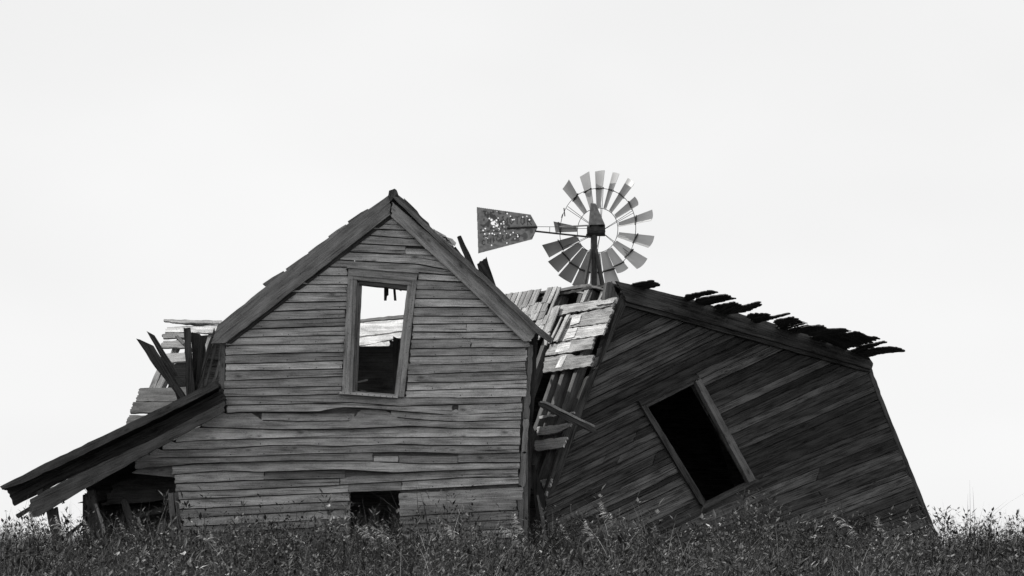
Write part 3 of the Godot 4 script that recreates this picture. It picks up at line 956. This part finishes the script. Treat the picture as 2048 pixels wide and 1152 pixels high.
	tube(st, mill(1180, 476, 0.1), mill(1070, 467, 0.25), 0.014, 0.014, 6)
	part(wm, "tail_boom", done(st), mats["iron"])
	st = begin()
	tube(st, mill(1178, 453, 0.12), mill(1119, 457, 0.18), 0.013, 0.013, 6)
	part(wm, "furl_lever", done(st), metal(0.3, 0.5, 0.3))
	st = begin()
	tube(st, mill(1119, 457, 0.18), mill(1071, 458, 0.25), 0.004, 0.004, 4)
	tube(st, mill(1099, 457, 0.21), mill(1099, 470, 0.21), 0.004, 0.004, 4)
	tube(st, mill(1178, 459, 0.12), mill(1120, 461, 0.18), 0.004, 0.004, 4)
	part(wm, "tail_wire", done(st), mats["iron"])
	var vane := part(wm, "tail_vane", vane_mesh(), mats["painted"])
	st = begin()
	tube(st, mill(1014, 461, 0.25), mill(1074, 458.5, 0.25), 0.016, 0.018, 6)
	part(vane, "vane_rib", done(st), mats["iron"])

func hub_mesh(c: Vector3, w: Vector3) -> ArrayMesh:
	var st := begin()
	tube(st, c - w * 0.18, c + w * 0.14, 0.06, 0.07, 12)
	return done(st)

func blade_mesh(c: Vector3, rad: Vector3, ch: Vector3, nn: Vector3, r0: float, r1: float, w0: float, w1: float) -> ArrayMesh:
	var st := begin()
	var nu := 4
	var nv := 6
	var bend := rng.randf_range(-0.02, 0.03)
	for side in [0.0, -0.004]:
		for i in nu:
			for j in nv:
				var q := []
				for d in [[0, 0], [1, 0], [1, 1], [0, 1]]:
					var t := float(i + d[0]) / nu
					var s := float(j + d[1]) / nv * 2.0 - 1.0
					var wd := lerpf(w0, w1, t)
					var tip := (1.0 - s * s) * 0.01 * t
					q.append(c + rad * (lerpf(r0, r1, t) + tip) + ch * (s * wd * 0.5) + nn * ((1.0 - s * s) * wd * 0.11 + bend * t + side) - org)
				st.set_smooth_group(1 if side == 0.0 else 2)
				for e in ([0, 1, 2, 0, 2, 3] if side == 0.0 else [0, 2, 1, 0, 3, 2]):
					st.add_vertex(q[e])
	return done(st)

# letters as strokes in a unit box, y up
const STROKES := {
	"A": [[0, 0, 0.5, 1], [0.5, 1, 1, 0], [0.2, 0.4, 0.8, 0.4]], "C": [[1, 0.85, 0.6, 1], [0.6, 1, 0.15, 0.8], [0.15, 0.8, 0.1, 0.25], [0.1, 0.25, 0.6, 0], [0.6, 0, 1, 0.15]],
	"E": [[0, 0, 0, 1], [0, 1, 1, 1], [0, 0.5, 0.8, 0.5], [0, 0, 1, 0]], "G": [[1, 0.85, 0.6, 1], [0.6, 1, 0.15, 0.8], [0.15, 0.8, 0.1, 0.25], [0.1, 0.25, 0.6, 0], [0.6, 0, 1, 0.2], [1, 0.2, 1, 0.45], [1, 0.45, 0.6, 0.45]],
	"H": [[0, 0, 0, 1], [1, 0, 1, 1], [0, 0.5, 1, 0.5]], "I": [[0.5, 0, 0.5, 1]], "M": [[0, 0, 0, 1], [0, 1, 0.5, 0.3], [0.5, 0.3, 1, 1], [1, 1, 1, 0]],
	"O": [[0.5, 1, 0.1, 0.75], [0.1, 0.75, 0.1, 0.25], [0.1, 0.25, 0.5, 0], [0.5, 0, 0.9, 0.25], [0.9, 0.25, 0.9, 0.75], [0.9, 0.75, 0.5, 1]],
	"R": [[0, 0, 0, 1], [0, 1, 0.8, 0.95], [0.8, 0.95, 0.85, 0.6], [0.85, 0.6, 0, 0.5], [0.4, 0.5, 1, 0]], "T": [[0, 1, 1, 1], [0.5, 0, 0.5, 1]]}

func vane_mesh() -> ArrayMesh:
	# sheet in survey units, cut into fine cells so that shot holes are real holes
	var outline := PackedVector2Array([Vector2(954, 419), Vector2(1061, 434), Vector2(1075, 459), Vector2(1064, 483), Vector2(957, 511)])
	var vr := RandomNumberGenerator.new()
	vr.seed = 99
	var holes := []
	for h in [[716, 307, 14], [778, 357, 13], [815, 425, 14], [845, 420, 14], [1012, 372, 13], [1090, 357, 13], [1140, 422, 15], [828, 666, 14], [775, 712, 12], [912, 712, 10], [917, 743, 15], [708, 868, 14], [417, 908, 14], [257, 627, 15], [298, 592, 15], [287, 694, 15], [376, 688, 12], [430, 684, 17], [470, 705, 13], [581, 682, 14], [340, 778, 10], [310, 765, 9], [700, 684, 9], [863, 788, 9], [520, 265, 8], [440, 490, 36], [415, 425, 22], [470, 465, 22], [520, 535, 24], [510, 435, 18], [375, 400, 16], [542, 392, 13], [598, 500, 14], [645, 463, 14], [648, 500, 11], [655, 560, 10], [660, 640, 9], [455, 560, 16], [560, 590, 13]]:
		holes.append(Vector3(940 + h[0] / 9.6, 400 + h[1] / 9.6, h[2] / 9.6))
	for i in 30:
		var a := vr.randf() * TAU
		var d := absf(vr.randfn(0.0, 5.5))
		holes.append(Vector3(990 + cos(a) * d * 1.15, 454 + sin(a) * d, vr.randf_range(0.45, 0.95)))
	var text := []   # letter, u, v of its foot, width, height
	for t in [["T", 967, 437, 7, 10], ["H", 976, 438, 5, 9], ["E", 983, 439, 4, 9], ["M", 1006, 452, 9, 10], ["O", 1019, 452.5, 8, 14], ["T", 1030, 452.5, 8, 14], ["O", 1041, 453.5, 8, 15], ["R", 1055, 454.5, 8, 13], ["C", 964, 494, 6, 9], ["H", 976, 491, 6, 9], ["I", 985, 489, 4, 9], ["C", 993, 487, 6, 9], ["A", 1002, 485, 6, 8], ["G", 1012, 482, 7, 8], ["O", 1032, 481, 7.5, 9]]:
		text.append(t)
	var st := begin()
	var cell := 0.55
	var u := 953.0
	while u < 1076.0:
		var v := 418.0
		while v < 512.0:
			var p := Vector2(u + cell * 0.5, v + cell * 0.5)
			if Geometry2D.is_point_in_polygon(p, outline):
				var hole := false
				for h in holes:
					if Vector2(h.x, h.y).distance_squared_to(p) < h.z * h.z:
						hole = true
						break
				if not hole:
					var d0 := p.distance_to(Vector2(989, 455))
					var a := 0.27 + 0.05 * nz.get_noise_2d(p.x * 0.08, p.y * 0.08) + 0.03 * nz.get_noise_2d(p.x * 0.5, p.y * 0.5)
					# rust bled round the shot holes and along the lower part of the sheet
					var rust := smoothstep(0.0, 0.5, nz.get_noise_2d(p.x * 0.09 + 40.0, p.y * 0.09) + 0.75 - d0 / 28.0)
					rust = maxf(rust, smoothstep(-0.1, 0.45, nz.get_noise_2d(p.x * 0.06 + 9.0, p.y * 0.11)) * (0.75 if p.y > 460.0 and p.x > 1010.0 else 0.25))
					a = lerpf(a, 0.045, rust * 0.8)
					for t in text:
						var loc := Vector2((p.x - t[1]) / t[3], (t[2] - p.y) / t[4])
						if loc.x < -0.3 or loc.x > 1.3 or loc.y < -0.3 or loc.y > 1.3:
							continue
						for s in STROKES[t[0]]:
							var near := Geometry2D.get_closest_point_to_segment(loc, Vector2(s[0], s[1]), Vector2(s[2], s[3]))
							var dd := (near - loc) * Vector2(t[3], t[4])
							if dd.length() < 0.95:
								a = minf(a, 0.05 if t[1] > 1015 or t[1] < 970 else 0.075)
					var col := Color(a, a, a)
					var q := [mill(u, v, 0.25), mill(u + cell, v, 0.25), mill(u + cell, v + cell, 0.25), mill(u, v + cell, 0.25)]
					for e in [0, 1, 2, 0, 2, 3]:
						st.set_color(col)
						st.set_normal(Vector3(0, 0, 1))
						st.add_vertex(q[e] - org)
					for e in [0, 2, 1, 0, 3, 2]:
						st.set_color(Color(0.12, 0.12, 0.12))
						st.set_normal(Vector3(0, 0, -1))
						st.add_vertex(q[e] + Vector3(0, 0, -0.006) - org)
			v += cell
		u += cell
	return st.commit()

# ---------------------------------------------------------------- loose boards
func loose(called: String, poly: Array, z: float, thick: float, m: Material, label: String, o := {}):
	var pl := Plane(Vector3(0, 0, 1), z)
	var b := Vector3.ZERO
	for p in poly:
		b += on(p[0], p[1], pl)
	b /= poly.size()
	var low := 1e9
	for p in poly:
		low = minf(low, on(p[0], p[1], pl).y)
	b.y = low
	org = b
	var n := part(self, called, slab(poly, pl, 0.0, thick, o), m)
	n.position = b
	tag(n, label, "board")

func make_loose_boards():
	var e := {"edge": 0.006, "end": 0.012}
	loose("leaning_board", [[272, 677], [284, 681], [306, 691], [340, 742], [385, 815], [366, 835], [350, 785], [310, 735]], -0.9, 0.05, wood("dark", 0.045), "wide dark board leaning furthest left above the lean-to roof", e)
	loose("leaning_board", [[293, 662], [308, 670], [345, 728], [356, 752], [346, 752], [322, 715]], -1.05, 0.04, wood("dark", 0.055), "narrow board with slanted tip crossing behind the leftmost wide board", e)
	loose("upright_board", [[367, 655], [380, 655], [384, 720], [390, 800], [372, 808], [371, 720]], -0.8, 0.05, wood("dark", 0.05), "upright dark board with a notched top above the lean-to roof", e)
	loose("upright_board", [[381, 665], [395, 667], [407, 671], [411, 700], [404, 780], [388, 800], [385, 720]], -0.9, 0.04, wood("dark", 0.03), "broad blackened board standing right beside the notched upright board", e)
	loose("leaning_board", [[428, 655], [430, 668], [412, 730], [402, 792], [392, 796], [404, 735], [418, 684]], -0.6, 0.05, wood("dark", 0.06), "dark board slanting up under the left end of the rake board", e)
	loose("split_lath", [[430, 690], [434, 690], [416, 760], [408, 785], [404, 785], [418, 735]], -0.5, 0.03, wood("clap", 0.09), "thin split lath beside the curved stick", e)
	loose("curved_stick", [[440, 688], [444, 689], [441, 722], [434, 752], [424, 774], [420, 774], [430, 748], [437, 720]], -0.3, 0.025, wood("clap", 0.16), "curved pale stick hanging by the left house corner", e)
	loose("broken_board", [[914, 474], [922, 471], [940, 508], [958, 548], [952, 552], [934, 527]], -0.25, 0.04, wood("dark", 0.045), "narrow dark board poking above the right roof slope", e)
	loose("broken_board", [[954, 528], [973, 513], [984, 548], [998, 590], [985, 590], [960, 552]], -0.3, 0.04, wood("dark", 0.035), "short broad board with slanted top poking above the right roof slope", e)
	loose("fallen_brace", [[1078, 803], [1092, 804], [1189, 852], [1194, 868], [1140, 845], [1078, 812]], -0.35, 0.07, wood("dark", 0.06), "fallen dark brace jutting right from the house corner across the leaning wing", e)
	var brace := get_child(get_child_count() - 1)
	part(brace, "painted_lit_edge", slab([[1080, 802], [1093, 803], [1190, 851], [1189, 855], [1091, 807], [1080, 805]], Plane(Vector3(0, 0, 1), -0.35), 0.012, 0.03, {"edge": 0.004}), wood("pale", 0.3)).set_meta("label", "pale strip painted as sunlight on the upper edge")  # pale strip paints the sunlight caught along the top of the brace
	loose("fallen_brace", [[1060, 930], [1070, 930], [1090, 990], [1096, 1060], [1100, 1135], [1074, 1135], [1072, 1020]], -0.3, 0.07, wood("dark", 0.025), "curved dark plank in the gap between farmhouse and leaning wing", e)
	loose("broken_stake", [[1073, 990], [1077, 990], [1090, 1040], [1100, 1130], [1094, 1130], [1083, 1045]], -0.1, 0.03, wood("clap", 0.12), "grey pointed stake in the weeds by the right house corner", e)
	loose("broken_stake", [[188, 1008], [193, 1007], [206, 1040], [222, 1130], [214, 1130], [202, 1050]], 0.1, 0.03, wood("pale", 0.22), "thin pale stake under the lean-to nearest its outer post", e)
	loose("broken_stake", [[273, 1034], [278, 1034], [292, 1075], [304, 1130], [297, 1130], [284, 1080]], 0.15, 0.03, wood("pale", 0.2), "thin pale stake under the lean-to nearest the house wall", e)
	loose("fallen_rail", [[134, 1066], [166, 1042], [168, 1047], [140, 1070], [120, 1110], [114, 1110]], 0.0, 0.04, wood("dark", 0.03), "dark rail slanting up from the weeds under the lean-to end", e)
	loose("hanging_panel", [[315, 1050], [330, 1036], [334, 1050], [326, 1068], [318, 1130], [310, 1130]], -0.1, 0.03, wood("pale", 0.13), "pale torn scrap standing in the weeds by the lean-to post", e)

# ---------------------------------------------------------------- grasses and weeds
func blade(st: SurfaceTool, b: Vector3, dir: Vector3, h: float, w: float, lean: float, col: Color, segs := 3):
	var side := Vector3(dir.z, 0, -dir.x)
	var last := []
	for i in segs + 1:
		var t := float(i) / segs
		var p := b + Vector3.UP * h * (t - 0.25 * lean * t * t) + dir * lean * h * t * t
		var hw := w * 0.5 * (1.0 - t * 0.95)
		var cur := [p - side * hw, p + side * hw]
		if i > 0:
			st.set_color(col)
			for q in [last[0], cur[0], cur[1], last[0], cur[1], last[1]]:
				st.add_vertex(q)
		last = cur

func leaf(st: SurfaceTool, b: Vector3, dir: Vector3, l: float, w: float, col: Color):
	var side := dir.cross(Vector3.UP).normalized()
	if side.length() < 0.1:
		side = Vector3.RIGHT
	var up := side.cross(dir).normalized()
	var m := b + dir * l * 0.45 + up * l * 0.06
	var t := b + dir * l
	st.set_color(col)
	for q in [b, m - side * w * 0.5, t, b, t, m + side * w * 0.5]:
		st.add_vertex(q)

func gcol(lo: float, hi: float) -> Color:
	var v := lo * pow(hi / lo, rng.randf())
	return Color(v, v, v)

func clump(kind: int) -> ArrayMesh:
	var st := begin()
	st.set_smooth_group(-1)
	if kind >= 8:         # long arching blades, sparse
		for i in 9:
			var a := rng.randf() * TAU
			var d := Vector3(cos(a) - 0.8, 0, sin(a)).normalized()
			blade(st, Vector3(rng.randf_range(-0.1, 0.1), -0.03, rng.randf_range(-0.1, 0.1)), d, rng.randf_range(0.3, 0.62), rng.randf_range(0.006, 0.011), rng.randf_range(0.3, 1.1), gcol(0.03, 0.2), 6)
	elif kind < 4:        # grass tuft, blown to the left
		for i in 44:
			var a := rng.randf() * TAU
			var r := sqrt(rng.randf()) * 0.15
			var d := Vector3(cos(a) - 0.5, 0, sin(a)).normalized()
			blade(st, Vector3(cos(a) * r, -0.03, sin(a) * r), d, rng.randf_range(0.12, 0.42), rng.randf_range(0.003, 0.007), rng.randf_range(0.05, 0.7), gcol(0.015, 0.12))
	else:                 # leafy weed
		for s in 4:
			var a := rng.randf() * TAU
			var b := Vector3(cos(a), 0, sin(a)) * rng.randf() * 0.12
			var h := rng.randf_range(0.14, 0.40)
			var ln := Vector3(rng.randf_range(-0.35, 0.15), 1, rng.randf_range(-0.2, 0.2)).normalized()
			blade(st, b, Vector3(ln.x, 0, ln.z).normalized(), h, 0.007, 0.2, gcol(0.012, 0.05), 2)
			for i in 30:
				var t := rng.randf_range(0.3, 1.0)
				var d := Vector3(rng.randf_range(-1, 1), rng.randf_range(-0.3, 0.9), rng.randf_range(-1, 1)).normalized()
				var c := gcol(0.016, 0.11)
				if rng.randf() < 0.05:
					c = gcol(0.15, 0.42)
				var big := 1.35 if kind > 5 else 1.0
				leaf(st, b + ln * h * t + d * rng.randf_range(0.0, 0.03), d, rng.randf_range(0.010, 0.034) * big, rng.randf_range(0.005, 0.013) * big, c)
	return done(st)

func scatter(called: String, meshes: Array, n: int, label: String, category: String, front: bool, smin: float, smax: float):
	for m in meshes.size():
		var xf := []
		var tries := 0
		while xf.size() < n / meshes.size() and tries < n * 3:
			tries += 1
			var p: Vector3 = spot_in_field() if front else spot_on_skyline()
			if p.y < -100.0:
				continue
			p.y = gh(p.x, p.z)
			var s := rng.randf_range(smin, smax) * (1.18 if p.z > 0.0 and p.z < 2.2 else 0.95) * (1.0 + 0.35 * nz.get_noise_2d(p.x * 0.4, p.z * 0.4 + 60.0) + 0.4 * nz.get_noise_2d(p.x * 1.5, p.z * 1.5 + 90.0))
			xf.append(Transform3D(Basis(Vector3.UP, rng.randf() * TAU).scaled(Vector3(s, s * rng.randf_range(0.85, 1.15), s)), p))
		var mm := MultiMesh.new()
		mm.transform_format = MultiMesh.TRANSFORM_3D
		mm.use_colors = true
		mm.mesh = meshes[m]
		mm.instance_count = xf.size()
		for i in xf.size():
			mm.set_instance_transform(i, xf[i])
			var q: Vector3 = xf[i].origin
			var tint := 1.0 + 0.75 * nz.get_noise_2d(q.x * 0.9 + 200.0, q.z * 0.9) + rng.randf_range(-0.3, 0.3)
			mm.set_instance_color(i, Color(tint, tint, tint))
		var o := MultiMeshInstance3D.new()
		o.multimesh = mm
		o.material_override = mats["plant"]
		o.name = numbered(self, called)
		add_child(o, true)
		tag(o, label, category, called.replace("_", " "), "stuff")

func spot_in_field() -> Vector3:
	var z := rng.randf_range(0.35, 13.0)
	var half := 7.6 * (EYE.z - z) / EYE.z + 0.6
	return Vector3(rng.randf_range(-half, half), 0, z)

func spot_on_skyline() -> Vector3:
	var z := rng.randf_range(-6.0, 0.4)
	var x := rng.randf_range(-8.8, 8.8)
	if x > -4.1 and x < 5.4 and z < 0.3:
		return Vector3(0, -999, 0)
	return Vector3(x, 0, z)

func make_vegetation():
	var grass := []
	for i in 4:
		grass.append(clump(i))
	var weeds := []
	for i in 4:
		weeds.append(clump(4 + i))
	scatter("meadow_grass", grass, 4400, "dark mass of meadow grass filling the foreground", "grass", true, 0.8, 1.5)
	scatter("low_weeds", weeds, 3600, "dense low leafy weeds among the foreground grass", "weeds", true, 0.8, 1.55)
	scatter("skyline_grass", grass, 1500, "dark grass along the skyline on both sides of the buildings", "grass", false, 0.9, 1.6)
	scatter("skyline_weeds", weeds, 1300, "low leafy weeds along the skyline on both sides of the buildings", "weeds", false, 0.9, 1.5)
	scatter("long_grass", [clump(8), clump(9), clump(10)], 900, "long arching grass blades standing out of the foreground weeds", "grass", true, 0.8, 1.3)
	make_plumes()
	make_tall_weeds()

func plume_parts(h: float, size: float, lean: float) -> Array:
	var st := begin()
	st.set_smooth_group(-1)
	var last := Vector3.ZERO
	var path := []
	for i in 11:
		var t := i / 10.0
		var p := Vector3(-lean * h * t * t * 0.9, h * (t - 0.14 * lean * t * t), rng.randf_range(-0.004, 0.004))
		path.append(p)
	var keep := org
	org = Vector3.ZERO
	var stem := begin()
	stem.set_color(Color(0.10, 0.10, 0.10))
	for i in 10:
		tube(stem, path[i], path[i + 1], 0.0028, 0.0024, 4)
	org = keep
	var hd := begin()
	hd.set_smooth_group(-1)
	for i in 42:
		var t := rng.randf()
		var k := 0.62 + 0.38 * t
		var fi := k * 10.0
		var i0 := mini(int(fi), 9)
		var p: Vector3 = path[i0].lerp(path[i0 + 1], fi - i0)
		var d := Vector3(-rng.randf_range(0.3, 1.0), rng.randf_range(-0.55, 0.3), rng.randf_range(-0.6, 0.6)).normalized()
		var l := size * (0.35 + 0.9 * sin(PI * clampf(t * 0.9 + 0.08, 0, 1))) * rng.randf_range(0.5, 1.1)
		leaf(hd, p + d * l * rng.randf() * 0.15, d, l * 1.3, l * 0.24, gcol(0.4, 0.85))
	return [done(stem), done(hd)]

func make_plumes():
	var kinds := []
	for i in 4:
		kinds.append(plume_parts(1.0, [0.05, 0.065, 0.08, 0.09][i], rng.randf_range(0.3, 0.75)))
	# u, v of the tip, distance in front of the wall
	var spots := [[1178, 992, 1.6, 1.25, "tallest feathery grass plume, bending left against the leaning wing"]]
	for s in [[445, 1040], [470, 1052], [505, 1056], [530, 1060], [560, 1064], [598, 1052], [620, 1030], [640, 1042], [715, 1050], [735, 1040], [752, 1032], [765, 1038], [780, 1048], [860, 1052], [880, 1044], [905, 1028], [930, 1050], [1008, 1022], [1022, 1036], [1100, 1030], [1150, 1036], [1200, 1022], [1250, 1032], [1292, 1044], [1362, 1040], [1410, 1056], [1692, 1012], [1735, 1030], [300, 1056], [258, 1040], [222, 1030], [380, 1052], [405, 1060], [150, 1030], [92, 1028], [40, 1020]]:
		spots.append([s[0], s[1], rng.randf_range(0.6, 2.6), rng.randf_range(0.75, 1.1), "feathery pale grass plume nodding left above the weeds"])
	var i := 0
	for s in spots:
		s[4] = s[4] if i == 0 else ""
		i += 1
	name_by_place(spots, "feathery grass plume")
	i = 0
	for s in spots:
		var tip := at(s[0], s[1], s[2])
		var k: Array = kinds[rng.randi_range(0, 3)]
		var bx := tip.x + 0.35
		var h: float = tip.y - gh(bx, s[2]) + 0.05
		var o := Node3D.new()
		o.name = numbered(self, "grass_plume")
		add_child(o, true)
		tag(o, s[4], "grass", "feathery plumes above the weeds")
		var sc: float = clampf(h, 0.3, 1.2)
		o.position = Vector3(tip.x + 0.42 * sc, gh(bx, s[2]) - 0.03, s[2])
		o.scale = Vector3(1, 1, 1) * sc
		part(o, "stem", k[0], mats["plant"])
		part(o, "seed_head", k[1], mats["plant"])
		i += 1

# labels that say which one: by what the plant stands before, counted from the left
const PLACES := [[190, "against the sky left of the lean-to"], [345, "under the lean-to roof"], [702, "before the clapboards left of the doorway"], [800, "before the black doorway"], [1050, "before the clapboards right of the doorway"], [1290, "before the leaning wing left of its window"], [1510, "below the leaning wing window"], [1866, "before the leaning wing right of its window"], [4000, "against the sky right of the leaning wing"]]
const ORDER := ["first", "second", "third", "fourth", "fifth", "sixth", "seventh", "eighth", "ninth", "tenth", "eleventh", "twelfth", "thirteenth", "fourteenth", "fifteenth", "sixteenth", "seventeenth", "eighteenth", "nineteenth", "twentieth", "twenty-first", "twenty-second", "twenty-third", "twenty-fourth", "twenty-fifth", "twenty-sixth", "twenty-seventh", "twenty-eighth", "twenty-ninth", "thirtieth"]
func name_by_place(spots: Array, what: String):
	spots.sort_custom(func(a, b): return a[0] < b[0])
	var from := -1000.0
	for pl in PLACES:
		var n := 0
		for s in spots:
			if s[0] >= from and s[0] < pl[0] and s[4] == "":
				s[4] = "%s %s, %s from the left" % [what, pl[1], ORDER[n]]
				n += 1
		from = pl[0]

func weed_parts() -> Array:
	var keep := org
	org = Vector3.ZERO
	var st := begin()
	var lv := begin()
	lv.set_smooth_group(-1)
	st.set_color(Color(0.05, 0.05, 0.05))
	var p := Vector3.ZERO
	for i in 8:
		var q := p + Vector3(rng.randf_range(-0.03, 0.03), 0.125, rng.randf_range(-0.02, 0.02))
		tube(st, p, q, 0.005 - i * 0.0003, 0.0045 - i * 0.0003, 4)
		for j in 7:
			var a := rng.randf() * TAU
			var d := Vector3(cos(a), rng.randf_range(-0.1, 0.8), sin(a)).normalized()
			leaf(lv, p.lerp(q, rng.randf()), d, rng.randf_range(0.02, 0.06), rng.randf_range(0.009, 0.022), gcol(0.02, 0.09))
		if i > 2 and rng.randf() < 0.7:
			var a := rng.randf() * TAU
			var e := q + Vector3(cos(a) * 0.1, 0.12, sin(a) * 0.06)
			tube(st, q, e, 0.003, 0.0025, 4)
			for j in 9:
				var d := Vector3(rng.randf_range(-1, 1), rng.randf_range(-0.4, 0.8), rng.randf_range(-1, 1)).normalized()
				leaf(lv, e, d, rng.randf_range(0.02, 0.05), 0.018, gcol(0.03, 0.12))
		p = q
	org = keep
	return [done(st), done(lv)]

func make_tall_weeds():
	var kinds := []
	for i in 5:
		kinds.append(weed_parts())
	var left_spots := [[8, 1036], [22, 1052], [48, 1058], [62, 1046], [85, 1062], [105, 1048], [130, 1030], [152, 1056], [176, 1040]]
	var right_spots := [[1884, 1030], [1896, 1042], [1908, 1058], [1932, 1040], [1944, 1048], [1962, 1036], [1976, 1034], [1986, 1042], [2008, 1062], [2020, 1046], [2034, 1052], [2044, 1062], [1858, 1030]]
	var mid_spots := [[1230, 1040], [1380, 1036], [1690, 1018], [1722, 1022], [1745, 1030], [1800, 1036], [1820, 1030], [1640, 1040], [1580, 1052], [1150, 1040], [1075, 1042], [455, 1060], [300, 1050], [250, 1046], [210, 1048]]
	for i in 34:
		mid_spots.append([rng.randf_range(380, 1860), rng.randf_range(1030, 1066)])
	for i in 14:
		mid_spots.append([rng.randf_range(1080, 1240), rng.randf_range(1026, 1056)])
	var spots := []
	for s in left_spots + right_spots:
		spots.append([s[0], s[1], rng.randf_range(-2.5, 0.6), 0.0, ""])
	for s in mid_spots:
		spots.append([s[0], s[1], rng.randf_range(0.5, 2.0), 0.0, ""])
	name_by_place(spots, "leafy dark weed stem")
	for s in spots:
		var tip := at(s[0], s[1], s[2])
		var b := Vector3(tip.x, gh(tip.x, s[2]) - 0.03, s[2])
		var k: Array = kinds[rng.randi_range(0, 4)]
		var o := Node3D.new()
		o.name = numbered(self, "tall_weed")
		add_child(o, true)
		tag(o, s[4], "weed", "tall leafy weeds")
		o.position = b
		var sc: float = maxf(tip.y - b.y, 0.35)
		o.scale = Vector3(sc, sc, sc)
		o.rotation.y = rng.randf() * TAU
		part(o, "stem", k[0], mats["plant"])
		part(o, "leaves", k[1], mats["plant"])
